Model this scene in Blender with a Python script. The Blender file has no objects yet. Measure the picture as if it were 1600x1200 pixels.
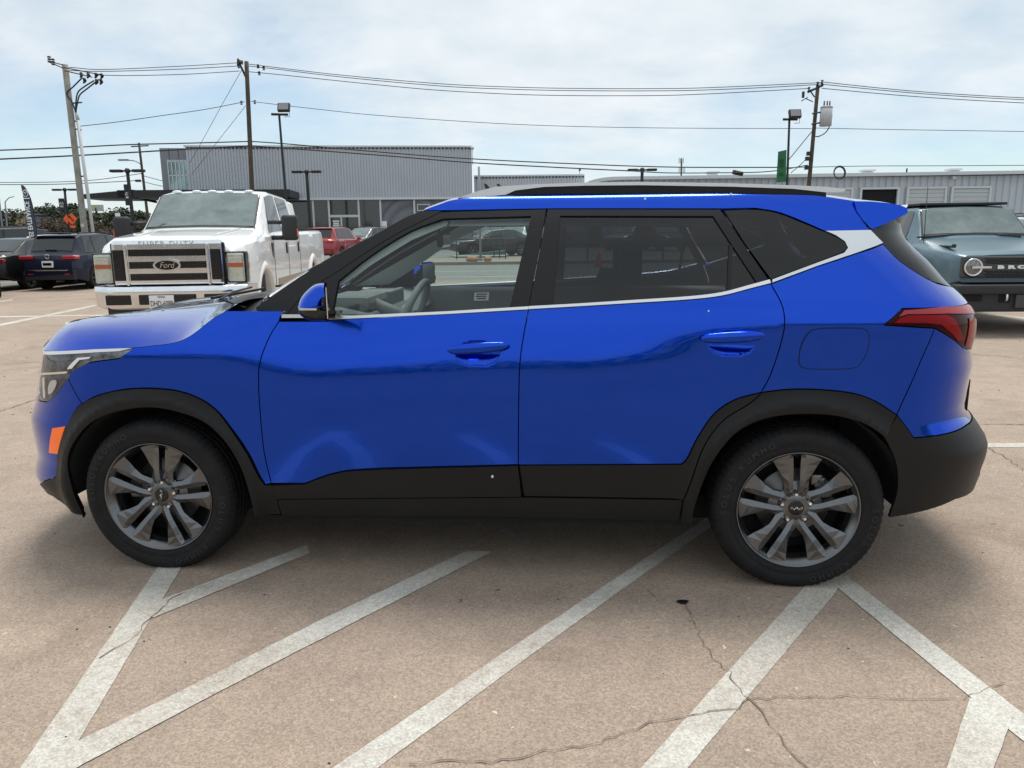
import bpy, bmesh, math, random
import numpy as np
from mathutils import Vector, Matrix, geometry
random.seed(7); rng = np.random.default_rng(7)
sc = bpy.context.scene
C = sc.collection
R = math.radians
# ------------------------------------------------------------------ camera
CAM_H = 1.412
PITCH, ROLL, FPX = R(11.308), R(0.67), 1200.0
cam_d = bpy.data.cameras.new('camera'); cam = bpy.data.objects.new('camera', cam_d); C.objects.link(cam)
cam_d.sensor_width = 36.0; cam_d.lens = 36.0 * FPX / 1600.0; cam_d.clip_start = 0.05; cam_d.clip_end = 6000
_F = Vector((0, math.cos(PITCH), -math.sin(PITCH))); _U = Vector((0, math.sin(PITCH), math.cos(PITCH))); _R = Vector((1, 0, 0))
_cr, _sr = math.cos(ROLL), math.sin(ROLL)
_ri = _R * _cr - _U * _sr; _up = _R * _sr + _U * _cr
_m = Matrix((( _ri.x, _up.x, -_F.x, 0), (_ri.y, _up.y, -_F.y, 0), (_ri.z, _up.z, -_F.z, CAM_H), (0, 0, 0, 1)))
cam.matrix_world = _m
sc.camera = cam
sc.render.resolution_x, sc.render.resolution_y = 1024, 768
sc.view_settings.view_transform = 'Standard'; sc.view_settings.look = 'None'
sc.view_settings.gamma = 1.0; sc.view_settings.exposure = 0.66
# ------------------------------------------------------------------ sky
SUN_EL, SUN_AZ = R(70), R(12)
w = bpy.data.worlds.new('World'); sc.world = w; w.use_nodes = True
nt = w.node_tree; N = nt.nodes; L = nt.links
N.clear()
def nn(nt_, t, **kw):
    n = nt_.nodes.new(t)
    for k, v in kw.items(): setattr(n, k, v)
    return n
out = nn(nt, 'ShaderNodeOutputWorld'); bg = nn(nt, 'ShaderNodeBackground'); L.new(bg.outputs[0], out.inputs[0])
sky = nn(nt, 'ShaderNodeTexSky'); sky.sky_type = 'NISHITA'; sky.sun_disc = False
sky.sun_elevation = SUN_EL; sky.sun_rotation = SUN_AZ; sky.altitude = 150; sky.air_density = 1.0; sky.dust_density = 0.3; sky.ozone_density = 1.5
tc = nn(nt, 'ShaderNodeTexCoord'); sep = nn(nt, 'ShaderNodeSeparateXYZ'); L.new(tc.outputs['Generated'], sep.inputs[0])
def m_(op, a, b=None, clamp=False):
    n = nn(nt, 'ShaderNodeMath'); n.operation = op; n.use_clamp = clamp
    for i, v in enumerate((a, b)):
        if v is None: continue
        if hasattr(v, 'links') or hasattr(v, 'is_linked'): L.new(v, n.inputs[i])
        else: n.inputs[i].default_value = v
    return n.outputs[0]
zc = m_('MAXIMUM', sep.outputs['Z'], 0.0)
den = m_('ADD', zc, 0.34)
cx = m_('DIVIDE', sep.outputs['X'], den); cy = m_('DIVIDE', sep.outputs['Y'], den)
cmb = nn(nt, 'ShaderNodeCombineXYZ'); L.new(cx, cmb.inputs[0]); L.new(cy, cmb.inputs[1])
def noise(scale, detail, rough, dist=0.0, off=0.0):
    mp = nn(nt, 'ShaderNodeMapping'); mp.inputs['Location'].default_value = (off, off * .7, off); mp.inputs['Scale'].default_value = (1.0, 1.35, 1)
    L.new(cmb.outputs[0], mp.inputs[0])
    n = nn(nt, 'ShaderNodeTexNoise'); n.inputs['Scale'].default_value = scale; n.inputs['Detail'].default_value = detail
    n.inputs['Roughness'].default_value = rough; n.inputs['Distortion'].default_value = dist; L.new(mp.outputs[0], n.inputs['Vector']); return n.outputs['Fac']
n1 = noise(1.1, 9, 0.52, 0.25, 3.1); n2 = noise(4.2, 8, 0.58, 0.2, 8.3)
# cover: thin near the horizon, nearly overcast higher up
cov = m_('MULTIPLY_ADD', zc, 1.15); cov.node.inputs[2].default_value = -0.02
a1 = m_('ADD', n1, m_('MULTIPLY', n2, 0.22)); a1 = m_('ADD', a1, cov)
mr = nn(nt, 'ShaderNodeMapRange'); mr.interpolation_type = 'SMOOTHSTEP'; L.new(a1, mr.inputs[0]); mr.inputs[1].default_value = 0.50; mr.inputs[2].default_value = 0.86; mr.inputs[3].default_value = 0.42
br = nn(nt, 'ShaderNodeMapRange'); L.new(m_('ADD', m_('MULTIPLY', n1, .45), m_('MULTIPLY', n2, .55)), br.inputs[0]); br.inputs[1].default_value = 0.34; br.inputs[2].default_value = 0.66
cr_ = nn(nt, 'ShaderNodeMix'); cr_.data_type = 'RGBA'; L.new(br.outputs[0], cr_.inputs['Factor'])
cr_.inputs[6].default_value = (5.1, 5.85, 6.4, 1); cr_.inputs[7].default_value = (7.0, 7.4, 7.7, 1)
mx = nn(nt, 'ShaderNodeMix'); mx.data_type = 'RGBA'; L.new(mr.outputs[0], mx.inputs['Factor'])
tn = nn(nt, 'ShaderNodeMix'); tn.data_type = 'RGBA'; tn.blend_type = 'MULTIPLY'; tn.inputs['Factor'].default_value = 1; L.new(sky.outputs[0], tn.inputs[6]); tn.inputs[7].default_value = (.92, 1.02, 1.04, 1); L.new(tn.outputs[2], mx.inputs[6]); L.new(cr_.outputs[2], mx.inputs[7])
L.new(mx.outputs[2], bg.inputs[0]); bg.inputs[1].default_value = 0.082
# ------------------------------------------------------------------ sun behind thin cloud
sd = bpy.data.lights.new('sun', 'SUN'); sd.energy = 2.0; sd.angle = R(24); sd.color = (1, .96, .9)
so = bpy.data.objects.new('sun', sd); C.objects.link(so)
_az = SUN_AZ
sdir = Vector((math.sin(_az) * math.cos(SUN_EL), math.cos(_az) * math.cos(SUN_EL), math.sin(SUN_EL)))
so.rotation_euler = sdir.to_track_quat('Z', 'Y').to_euler(); so.location = sdir * 50
# ------------------------------------------------------------------ the SUV's body surfaces (car coords: x rearward from front axle, y inward from the wheel face, z up)
YC = 0.865
CAR_YAW, CAR_X, CAR_D = R(-5.328), 1.784, 2.943
def cam_rays(px, py):
    a = (np.asarray(px, float) - 800) / FPX; b = (np.asarray(py, float) - 600) / FPX
    cr, sr = math.cos(ROLL), math.sin(ROLL); u = cr * a - sr * b; w_ = sr * a + cr * b
    cp, sp = math.cos(PITCH), math.sin(PITCH)
    return np.stack([u, cp - sp * w_, -sp - cp * w_], -1)          # world direction
def to_car(d):
    c, s = math.cos(CAR_YAW), math.sin(CAR_YAW)
    return np.stack([c * d[..., 0] + s * d[..., 1], -s * d[..., 0] + c * d[..., 1], d[..., 2]], -1)
CAR_O = np.array([CAR_X, -CAR_D, CAM_H])
def car_proj(P):
    v = np.asarray(P, float) - CAR_O; c, s = math.cos(CAR_YAW), math.sin(CAR_YAW)
    x = c * v[..., 0] - s * v[..., 1]; y = s * v[..., 0] + c * v[..., 1]; z = v[..., 2]
    cp, sp = math.cos(PITCH), math.sin(PITCH); Y = cp * y - sp * z; Z = sp * y + cp * z
    u = x / Y; w_ = -Z / Y; cr, sr = math.cos(ROLL), math.sin(ROLL)
    return np.stack([800 + FPX * (cr * u + sr * w_), 600 + FPX * (-sr * u + cr * w_)], -1)
def tab(xs, ys):
    xs = np.array(xs, float); ys = np.array(ys, float); h = np.diff(xs); dl = np.diff(ys) / h
    m = np.zeros(len(xs)); m[1:-1] = np.where(dl[1:] * dl[:-1] > 0, (h[1:] * dl[:-1] + h[:-1] * dl[1:]) / (h[1:] + h[:-1]), 0) ; m[0] = dl[0]; m[-1] = dl[-1]
    def f(q):
        q = np.clip(q, xs[0], xs[-1]); i = np.clip(np.searchsorted(xs, q) - 1, 0, len(xs) - 2)
        t = (q - xs[i]) / h[i]; t2 = t * t; t3 = t2 * t
        return (2*t3 - 3*t2 + 1) * ys[i] + (t3 - 2*t2 + t) * h[i] * m[i] + (3*t2 - 2*t3) * ys[i+1] + (t3 - t2) * h[i] * m[i+1]
    return f
tA = tab([.10,.25,.35,.43,.50,.58,.66,.74,.81,.87,.93,1.0,1.06,1.12,1.2,1.4],[.06,.020,.006,-.001,-.0085,-.0172,-.0240,-.0284,-.0302,-.0295,-.0245,-.011,.004,.027,.064,.17])
tB = tab([.10,.25,.35,.45,.58,.7,.85,.95,1.02,1.06,1.12,1.2,1.3,1.4],[.06,.02,.002,-.006,-.012,-.012,-.018,-.026,-.035,-.036,-.018,.026,.088,.15])
tC = tab([.10,.25,.35,.45,.58,.7,.80,.90,.96,1.0,1.06,1.12,1.2,1.4],[.06,.02,.000,-.008,-.012,-.015,-.024,-.0265,-.021,-.009,.016,.05,.10,.2])
tG = tab([.9,1.1,1.2,1.3,1.4,1.48,1.52,1.55,1.575,1.595,1.7],[.0,.046,.084,.126,.172,.214,.240,.272,.33,.43,.86])
def sst(x, a, b):
    t = np.clip((x - a) / (b - a), 0, 1); return t * t * (3 - 2 * t)
XF = tab([0.16,0.22,0.28,0.34,0.39,0.44,0.48,0.52,0.56,0.6,0.66,0.72,0.78,0.84,0.9,0.96,1.3],[-0.731,-0.819,-0.853,-0.881,-0.866,-0.85,-0.851,-0.854,-0.858,-0.858,-0.832,-0.806,-0.789,-0.77,-0.75,-0.727,-.6])
XR = tab([0.16,0.24,0.3,0.36,0.42,0.46,0.5,0.54,0.58,0.62,0.68,0.74,0.8,0.86,0.92,0.98,1.02,1.06,1.12,1.2,1.28,1.36,1.41,1.48,1.56,1.7],[3.481,3.476,3.493,3.506,3.517,3.525,3.533,3.531,3.505,3.477,3.432,3.431,3.435,3.44,3.43,3.434,3.432,3.425,3.388,3.315,3.247,3.166,3.145,3.178,3.2,3.2])
LF, LR, PF, PR = .62, .50, 2.5, 2.6
def base_L(x, z):
    wr = sst(x, 1.7, 2.75); wf = 1 - sst(x, .25, .75)
    za = z + .05 * (1 - sst(x, .5, 1.7)) * sst(z, .45, .7) * (1 - sst(z, 1.0, 1.12))
    y = tA(za) * (1 - wr) * (1 - wf) + tB(z) * wr + tC(z) * wf * (1 - wr)
    return y + .05 * np.maximum(0, .2 - x) ** 2 + .05 * np.maximum(0, x - 2.6) ** 2
def base_G(x, z):
    return tG(z) + .10 * np.maximum(0, 1.5 - x) ** 2 + .055 * np.maximum(0, x - 2.0) ** 2
def parts_(x, z, s):
    b = base_L(x, z) if s == 'L' else base_G(x, z)
    Wd = YC - b
    if s == 'L':
        u = np.clip((XF(z) + LF - x) / LF, 0, 1); ff = (1 - u ** PF) ** (1 / PF)
        lr, pr = LR, PR
    else: ff = 1.0; lr, pr = .30, 2.6
    v = np.clip((x - XR(z) + lr) / lr, 0, 1); fr = (1 - v ** pr) ** (1 / pr)
    return b, Wd, ff, fr
def S(x, z, s='L'):
    b, Wd, ff, fr = parts_(x, z, s); return YC - Wd * ff * fr
def Sx(x, z, s='L'):
    b, Wd, ff, fr = parts_(x, z, s); return x - Wd * (1 - ff) + Wd * (1 - fr)
def inv_s(sv, z, s='L'):
    lo = (XF(z) if s == 'L' else np.full_like(z, -2.0)) + 0 * sv; hi = XR(z) + 0 * sv
    for _ in range(42):
        mid = .5 * (lo + hi); m = Sx(mid, z, s) < sv; lo = np.where(m, mid, lo); hi = np.where(m, hi, mid)
    return .5 * (lo + hi)
def surf_pt(sv, z, s='L'):
    x = inv_s(sv, z, s); return np.stack([x, S(x, z, s), z], -1)
def surf_nrm(sv, z, s='L'):
    e = .004; a = surf_pt(sv + e, z, s) - surf_pt(sv - e, z, s); b = surf_pt(sv, z + e, s) - surf_pt(sv, z - e, s)
    n = np.cross(a, b); n /= np.linalg.norm(n, axis=-1)[..., None] + 1e-12
    return n                                                        # points outward (towards -y) for the near side
def hit(px, py, s='L'):
    """where the sight line through a photo point meets the body surface: returns (s, z)"""
    px = np.atleast_1d(px); py = np.atleast_1d(py); D = to_car(cam_rays(px, py)); res = []
    ys = np.linspace(-.06, YC, 900)
    for d in D:
        t = (ys + CAR_D) / d[1]; x = CAR_O[0] + t * d[0]; z = CAR_O[2] + t * d[2]
        F = ys - S(x, z, s)
        okx = (x < XR(z)) & ((x > XF(z)) if s == 'L' else True)
        i = np.where((F[1:] >= 0) & okx[1:])[0]
        if len(i):
            k = i[0] + 1; f = 0 if k == 0 else F[k-1] / (F[k-1] - F[k] + 1e-12); f = min(max(f, 0), 1)
            xx = x[k-1] + f * (x[k] - x[k-1]); zz = z[k-1] + f * (z[k] - z[k-1])
        else:
            k = np.argmax(F); xx, zz = x[k], z[k]
            xx = min(max(xx, (float(XF(zz)) if s == 'L' else -2)), float(XR(zz)))
        res.append((float(Sx(np.float64(xx), np.float64(zz), s)), float(zz)))
    return res
# ------------------------------------------------------------------ helpers
def smat(name, col, rough=.5, metal=0.0, var=0.0, vscale=6.0, bump=0.0, bscale=40.0, coat=0.0, coat_r=.03, spec=.5, emit=None, estr=1.0, col2=None, trans=0.0):
    m = bpy.data.materials.new(name); m.use_nodes = True; t = m.node_tree; p = t.nodes['Principled BSDF']; l = t.links
    p.inputs['Base Color'].default_value = (*col, 1); p.inputs['Roughness'].default_value = rough; p.inputs['Metallic'].default_value = metal
    p.inputs['Coat Weight'].default_value = coat; p.inputs['Coat Roughness'].default_value = coat_r; p.inputs['Specular IOR Level'].default_value = spec
    p.inputs['Transmission Weight'].default_value = trans
    if emit: p.inputs['Emission Color'].default_value = (*emit, 1); p.inputs['Emission Strength'].default_value = estr
    g = nn(t, 'ShaderNodeTexCoord')
    if var or col2:
        n = nn(t, 'ShaderNodeTexNoise'); n.inputs['Scale'].default_value = vscale; n.inputs['Detail'].default_value = 6; n.inputs['Roughness'].default_value = .65; l.new(g.outputs['Object'], n.inputs['Vector'])
        r = nn(t, 'ShaderNodeMapRange'); r.inputs[1].default_value = .32; r.inputs[2].default_value = .68; l.new(n.outputs['Fac'], r.inputs[0])
        x = nn(t, 'ShaderNodeMix'); x.data_type = 'RGBA'; l.new(r.outputs[0], x.inputs['Factor'])
        c2 = col2 or tuple(c * (1 - var) for c in col); c1 = col if col2 else tuple(min(1, c * (1 + var)) for c in col)
        x.inputs[6].default_value = (*c1, 1); x.inputs[7].default_value = (*c2, 1); l.new(x.outputs[2], p.inputs['Base Color'])
    if bump:
        n = nn(t, 'ShaderNodeTexNoise'); n.inputs['Scale'].default_value = bscale; n.inputs['Detail'].default_value = 4; l.new(g.outputs['Object'], n.inputs['Vector'])
        b = nn(t, 'ShaderNodeBump'); b.inputs['Strength'].default_value = bump; b.inputs['Distance'].default_value = .01; l.new(n.outputs['Fac'], b.inputs['Height']); l.new(b.outputs[0], p.inputs['Normal'])
    return m
def glass_mat(name, tint, rough=0.0, ior=1.5, gl=(1, 1, 1)):
    m = bpy.data.materials.new(name); m.use_nodes = True; t = m.node_tree; t.nodes.clear(); l = t.links
    o = nn(t, 'ShaderNodeOutputMaterial'); mix = nn(t, 'ShaderNodeMixShader'); tr = nn(t, 'ShaderNodeBsdfTransparent'); g = nn(t, 'ShaderNodeBsdfGlossy'); f = nn(t, 'ShaderNodeFresnel')
    tr.inputs[0].default_value = (*tint, 1); g.inputs['Roughness'].default_value = rough; g.inputs['Color'].default_value = (*gl, 1); f.inputs[0].default_value = ior
    l.new(f.outputs[0], mix.inputs[0]); l.new(tr.outputs[0], mix.inputs[1]); l.new(g.outputs[0], mix.inputs[2]); l.new(mix.outputs[0], o.inputs[0]); return m

class MB:
    def __init__(s): s.v = []; s.f = []; s.sm = []
    def add(s, vs, fs, smooth=False, M=None):
        b = len(s.v)
        for p in vs:
            p = Vector(p); s.v.append(M @ p if M is not None else p)
        for f in fs: s.f.append(tuple(i + b for i in f)); s.sm.append(smooth)
        return s
    def box(s, c, d, M=None, bev=0.0, smooth=False):
        x, y, z = (q / 2 for q in d); cx, cy, cz = c
        if not bev:
            vs = [(cx + i * x, cy + j * y, cz + k * z) for i in (-1, 1) for j in (-1, 1) for k in (-1, 1)]
            return s.add(vs, [(0,1,3,2),(4,6,7,5),(0,4,5,1),(2,3,7,6),(0,2,6,4),(1,5,7,3)], smooth, M)
        b = min(bev, x * .95, y * .95, z * .95); bm = bmesh.new(); bmesh.ops.create_cube(bm, size=1)
        for v in bm.verts: v.co = Vector((v.co.x * 2 * x, v.co.y * 2 * y, v.co.z * 2 * z))
        bmesh.ops.bevel(bm, geom=bm.edges[:], offset=b, segments=2, affect='EDGES', profile=.6)
        bm.verts.index_update(); vs = [(v.co.x + cx, v.co.y + cy, v.co.z + cz) for v in bm.verts]; fs = [[v.index for v in f.verts] for f in bm.faces]; bm.free()
        return s.add(vs, fs, smooth, M)
    def cyl(s, a, b, r0, r1=None, n=12, caps=True, smooth=True):
        r1 = r0 if r1 is None else r1; a = Vector(a); b = Vector(b); d = (b - a).normalized(); u = d.orthogonal().normalized(); w_ = d.cross(u); base = len(s.v)
        for P, r in ((a, r0), (b, r1)):
            for i in range(n):
                t = 2 * math.pi * i / n; s.v.append(P + u * (r * math.cos(t)) + w_ * (r * math.sin(t)))
        for i in range(n):
            j = (i + 1) % n; s.f.append((base + i, base + j, base + n + j, base + n + i)); s.sm.append(smooth)
        if caps: s.f.append(tuple(base + i for i in reversed(range(n)))); s.f.append(tuple(base + n + i for i in range(n))); s.sm += [False, False]
        return s
    def tube(s, pts, r, n=6, rs=None):
        pts = [Vector(p) for p in pts]; base = len(s.v); pu = None
        for k, P in enumerate(pts):
            d = (pts[min(k + 1, len(pts) - 1)] - pts[max(k - 1, 0)]).normalized()
            u = d.orthogonal().normalized() if pu is None else (pu - d * pu.dot(d)).normalized(); pu = u; w_ = d.cross(u); rr = rs[k] if rs else r
            for i in range(n):
                t = 2 * math.pi * i / n; s.v.append(P + u * (rr * math.cos(t)) + w_ * (rr * math.sin(t)))
        for k in range(len(pts) - 1):
            for i in range(n):
                j = (i + 1) % n; q = base + k * n; s.f.append((q + i, q + j, q + n + j, q + n + i)); s.sm.append(True)
        s.f.append(tuple(base + i for i in reversed(range(n)))); s.f.append(tuple(base + (len(pts) - 1) * n + i for i in range(n))); s.sm += [False, False]
        return s
    def grid(s, P, smooth=True, close_u=False, flip=False):
        """P: rows x cols of points"""
        nr = len(P); nc = len(P[0]); base = len(s.v)
        for row in P:
            for q in row: s.v.append(Vector(q))
        for i in range(nr - (0 if close_u else 1)):
            i2 = (i + 1) % nr
            for j in range(nc - 1):
                f = (base + i * nc + j, base + i2 * nc + j, base + i2 * nc + j + 1, base + i * nc + j + 1)
                s.f.append(f[::-1] if flip else f); s.sm.append(smooth)
        return s
    def lathe(s, prof, n=48, M=None, smooth=True, rfun=None):
        """prof: (radius, y) about the Y axis"""
        base = len(s.v); m = len(prof)
        for i in range(n):
            t = 2 * math.pi * i / n
            for k, (r, y) in enumerate(prof):
                if rfun: r = rfun(i, k, r)
                p = Vector((r * math.cos(t), y, r * math.sin(t))); s.v.append(M @ p if M is not None else p)
        for i in range(n):
            j = (i + 1) % n
            for k in range(m - 1):
                s.f.append((base + i * m + k, base + i * m + k + 1, base + j * m + k + 1, base + j * m + k)); s.sm.append(smooth)
        return s
    def prism(s, poly, y0, y1, M=None, axis='y', smooth=False):
        """extrude a 2D outline (x, z) from y0 to y1"""
        n = len(poly); base = len(s.v)
        for y in (y0, y1):
            for a, b in poly:
                p = Vector((a, y, b)) if axis == 'y' else (Vector((y, a, b)) if axis == 'x' else Vector((a, b, y))); s.v.append(M @ p if M is not None else p)
        tri = geometry.tessellate_polygon([[Vector((a, b, 0)) for a, b in poly]])
        for t in tri: s.f.append(tuple(base + i for i in t)); s.f.append(tuple(base + n + i for i in reversed(t))); s.sm += [False, False]
        for i in range(n): j = (i + 1) % n; s.f.append((base + i, base + j, base + n + j, base + n + i)); s.sm.append(smooth)
        return s
    def sphere(s, c, r, n=12, m=8, sc_=(1, 1, 1)):
        P = [[(c[0] + r * sc_[0] * math.sin(math.pi * j / m) * math.cos(2 * math.pi * i / n), c[1] + r * sc_[1] * math.sin(math.pi * j / m) * math.sin(2 * math.pi * i / n), c[2] + r * sc_[2] * math.cos(math.pi * j / m)) for j in range(m + 1)] for i in range(n)]
        return s.grid(P, True, True)
    def build(s, name, mat, parent=None, recalc=True, **kw):
        me = bpy.data.meshes.new(name); me.from_pydata([tuple(v) for v in s.v], [], s.f); me.polygons.foreach_set('use_smooth', s.sm)
        if recalc:
            bm = bmesh.new(); bm.from_mesh(me); bmesh.ops.remove_doubles(bm, verts=bm.verts[:], dist=1e-5) if kw.pop('weld', False) else kw.pop('weld', 0)
            bmesh.ops.recalc_face_normals(bm, faces=bm.faces[:]); bm.to_mesh(me); bm.free()
        else: kw.pop('weld', 0)
        return link(name, me, mat, parent, **kw)
def link(name, me, mat, parent=None, loc=None, **props):
    o = bpy.data.objects.new(name, me); C.objects.link(o)
    if mat is not None and not me.materials: me.materials.append(mat)
    if parent is not None: o.parent = parent
    if loc is not None: o.location = loc
    for k, v in props.items():
        if v is not None: o['category' if k == 'cat' else k] = v
    return o
def thing(name, label, cat, loc=(0, 0, 0), rz=0.0, group=None, scale=1.0):
    o = bpy.data.objects.new(name, None); C.objects.link(o); o.location = loc; o.rotation_euler = (0, 0, rz); o.scale = (scale,) * 3
    o.empty_display_size = .3; o['label'] = label; o['category'] = cat
    if group: o['group'] = group
    return o
def dup(root, loc, rz=None, label=None, group=None, scale=None):
    r = root.copy(); C.objects.link(r); r.location = loc
    if rz is not None: r.rotation_euler = (0, 0, rz)
    if scale: r.scale = (scale,) * 3
    if label: r['label'] = label
    if group: r['group'] = group
    for ch in list(root.children):
        c = ch.copy(); C.objects.link(c); c.parent = r
        for g in list(ch.children):
            d = g.copy(); C.objects.link(d); d.parent = c
    return r
FONT = None
def text_geo(txt, size=1.0, depth=.002, shear=0.0, spacing=1.0, bold=0.0):
    """letters as a mesh in the XZ plane (x right, z up), facing -Y, centred"""
    cu = bpy.data.curves.new('t', 'FONT'); cu.body = txt; cu.size = size; cu.extrude = depth / 2; cu.align_x = 'CENTER'; cu.align_y = 'CENTER'; cu.shear = shear; cu.space_character = spacing; cu.offset = bold; cu.resolution_u = 3
    o = bpy.data.objects.new('t', cu); C.objects.link(o); dg = bpy.context.evaluated_depsgraph_get(); dg.update()
    me = o.evaluated_get(dg).to_mesh(); vs = [Vector((v.co.x, -v.co.z, v.co.y)) for v in me.vertices]; fs = [tuple(p.vertices) for p in me.polygons]
    o.evaluated_get(dg).to_mesh_clear(); bpy.data.objects.remove(o); bpy.data.curves.remove(cu); return vs, fs
def crom(pts, n=6):
    """Catmull-Rom through the points"""
    out_ = []; P = [np.array(p, float) for p in pts]
    for i in range(len(P) - 1):
        a = P[i-1] if i else 2 * P[0] - P[1]; b, c = P[i], P[i+1]; d = P[i+2] if i + 2 < len(P) else 2 * P[-1] - P[-2]
        for k in range(n):
            t = k / n; out_.append(tuple(.5 * (2*b + (c - a)*t + (2*a - 5*b + 4*c - d)*t*t + (3*b - a - 3*c + d)*t**3)))
    out_.append(tuple(P[-1])); return out_
def at(px, py, Y):
    """world point on the sight line of a photo point at depth Y"""
    d = cam_rays(px, py); t = Y / d[1]; return Vector((t * d[0], Y, CAM_H + t * d[2]))
def gnd(px, py, z=0.0):
    d = cam_rays(px, py); t = (z - CAM_H) / d[2]; return Vector((t * d[0], t * d[1], z))
# ------------------------------------------------------------------ shared materials
M_paint = smat('blue_paint', (.0006, .058, .54), .16, 1.0, coat=1.0, coat_r=.01)
M_paint.node_tree.nodes['Principled BSDF'].inputs['Coat IOR'].default_value = 1.32
M_blk = smat('black_cladding', (.007, .0078, .009), .42, spec=.3, bump=.12, bscale=900)
M_frame = smat('window_frame_black', (.010, .0105, .012), .45, spec=.3)
M_gloss = smat('gloss_black', (.008, .008, .009), .12)
M_silver = smat('satin_silver', (.72, .73, .75), .28, .85)
M_chrome = smat('chrome', (.85, .86, .87), .07, 1.0)
M_dark = smat('dark_shell', (.006, .006, .007), .9)
M_glass = glass_mat('clear_glass', (.80, .88, .86))
M_tint = glass_mat('tinted_glass', (.20, .225, .25))
M_wglass = glass_mat('windscreen_glass', (.7, .76, .74))
M_cabin = smat('cabin_trim', (.24, .265, .27), .75, var=.1)
M_cabinl = smat('cabin_light_trim', (.62, .66, .65), .8)
M_seat = smat('seat_cloth', (.035, .036, .04), .85)
M_rubber = smat('tyre_rubber', (.011, .011, .012), .75, spec=.3, var=.35, vscale=14, bump=.25, bscale=120)
M_rim = smat('rim_grey', (.155, .160, .168), .20, .95)
M_steel = smat('steel', (.16, .155, .15), .4, .9, var=.2, vscale=20)
M_red = smat('red_lens', (.22, .003, .006), .10, spec=.12)
M_redd = smat('dark_red_lens', (.03, .001, .002), .08, spec=.12)
M_redl = smat('pale_red_lens', (.30, .035, .045), .15, spec=.3)
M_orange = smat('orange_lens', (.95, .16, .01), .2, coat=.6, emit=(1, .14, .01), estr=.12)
M_lamp = smat('lamp_housing', (.55, .57, .60), .2, .4, col2=(.07, .075, .08), vscale=24)
M_drl = smat('lamp_strip', (.85, .87, .9), .25)
M_bead = smat('projector_lens', (.5, .52, .55), .05, .4, coat=1)
# ================================================================== ground, paint, road
def ground_mat(name, c1, c2, c3, speck=.5, worn=None, fine=170.0, bump=.5, patch=None):
    m = bpy.data.materials.new(name); m.use_nodes = True; t = m.node_tree; p = t.nodes['Principled BSDF']; l = t.links; p.inputs['Roughness'].default_value = .82; p.inputs['Specular IOR Level'].default_value = .35
    g = nn(t, 'ShaderNodeTexCoord')
    def nz(sc_, det=5, rough=.6, dist=0):
        n = nn(t, 'ShaderNodeTexNoise'); n.inputs['Scale'].default_value = sc_; n.inputs['Detail'].default_value = det; n.inputs['Roughness'].default_value = rough; n.inputs['Distortion'].default_value = dist; l.new(g.outputs['Object'], n.inputs['Vector']); return n.outputs['Fac']
    def rng_(v, a, b, c=0., d=1.):
        r = nn(t, 'ShaderNodeMapRange'); l.new(v, r.inputs[0]); r.inputs[1].default_value = a; r.inputs[2].default_value = b; r.inputs[3].default_value = c; r.inputs[4].default_value = d; return r.outputs[0]
    def mixc(f, a, b, mode='MIX'):
        x = nn(t, 'ShaderNodeMix'); x.data_type = 'RGBA'; x.blend_type = mode
        if isinstance(f, float): x.inputs['Factor'].default_value = f
        else: l.new(f, x.inputs['Factor'])
        for i, v in ((6, a), (7, b)):
            if isinstance(v, tuple): x.inputs[i].default_value = (*v, 1)
            else: l.new(v, x.inputs[i])
        return x.outputs[2]
    big = rng_(nz(.55, 6, .62, .4), .36, .66); mid = rng_(nz(5.0, 8, .7), .3, .7)
    col = mixc(big, c1, c2); col = mixc(rng_(nz(1.7, 7, .7, 1.0), .56, .74, 0, .55), col, c3)
    col = mixc(mid, col, mixc(1.0, col, (.80, .80, .80), 'MULTIPLY'))
    st = rng_(nz(.85, 5, .6, 2.2), .54, .72); col = mixc(st, col, mixc(1.0, col, (.80, .79, .78), 'MULTIPLY'))
    v = nn(t, 'ShaderNodeTexVoronoi'); v.inputs['Scale'].default_value = fine; l.new(g.outputs['Object'], v.inputs['Vector'])
    sepc = nn(t, 'ShaderNodeSeparateColor'); l.new(v.outputs['Color'], sepc.inputs[0])
    dk = rng_(sepc.outputs[0], .0, 1., 1 - speck, 1 + speck * .72)
    cc_ = nn(t, 'ShaderNodeCombineColor'); [l.new(dk, cc_.inputs[i]) for i in range(3)]
    f2 = nz(fine * .35, 4, .8); fr = rng_(f2, .34, .66, .88, 1.1); c2_ = nn(t, 'ShaderNodeCombineColor'); [l.new(fr, c2_.inputs[i]) for i in range(3)]
    col = mixc(1.0, col, cc_.outputs[0], 'MULTIPLY'); col = mixc(1.0, col, c2_.outputs[0], 'MULTIPLY')
    # oil spots and light chips
    sp_ = rng_(nz(11, 2, .5), .74, .77); col = mixc(sp_, col, tuple(c * .5 for c in c3))
    chips = rng_(nz(38, 2, .5, .6), .735, .76); col = mixc(chips, col, tuple(min(1, c * 1.55) for c in c1))
    if worn:
        wn = nz(24, 9, .75, .3); w2 = nz(1.6, 4, .6); s_ = nn(t, 'ShaderNodeMath'); s_.operation = 'ADD'; l.new(wn, s_.inputs[0]); l.new(w2, s_.inputs[1])
        pw = rng_(s_.outputs[0], worn[0], worn[1], 1., worn[2]); pc = mixc(1.0, tuple(worn[3]), cc_.outputs[0], 'MULTIPLY'); pc = mixc(.55, tuple(worn[3]), pc); col = mixc(pw, col, pc)
    l.new(col, p.inputs['Base Color'])
    b = nn(t, 'ShaderNodeBump'); b.inputs['Strength'].default_value = bump; b.inputs['Distance'].default_value = .003; l.new(v.outputs['Distance'], b.inputs['Height']); l.new(b.outputs[0], p.inputs['Normal'])
    return m
CON = ((.405, .316, .246), (.350, .276, .218), (.285, .228, .185))
M_con = ground_mat('aggregate_concrete', *CON, speck=.25)
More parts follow.
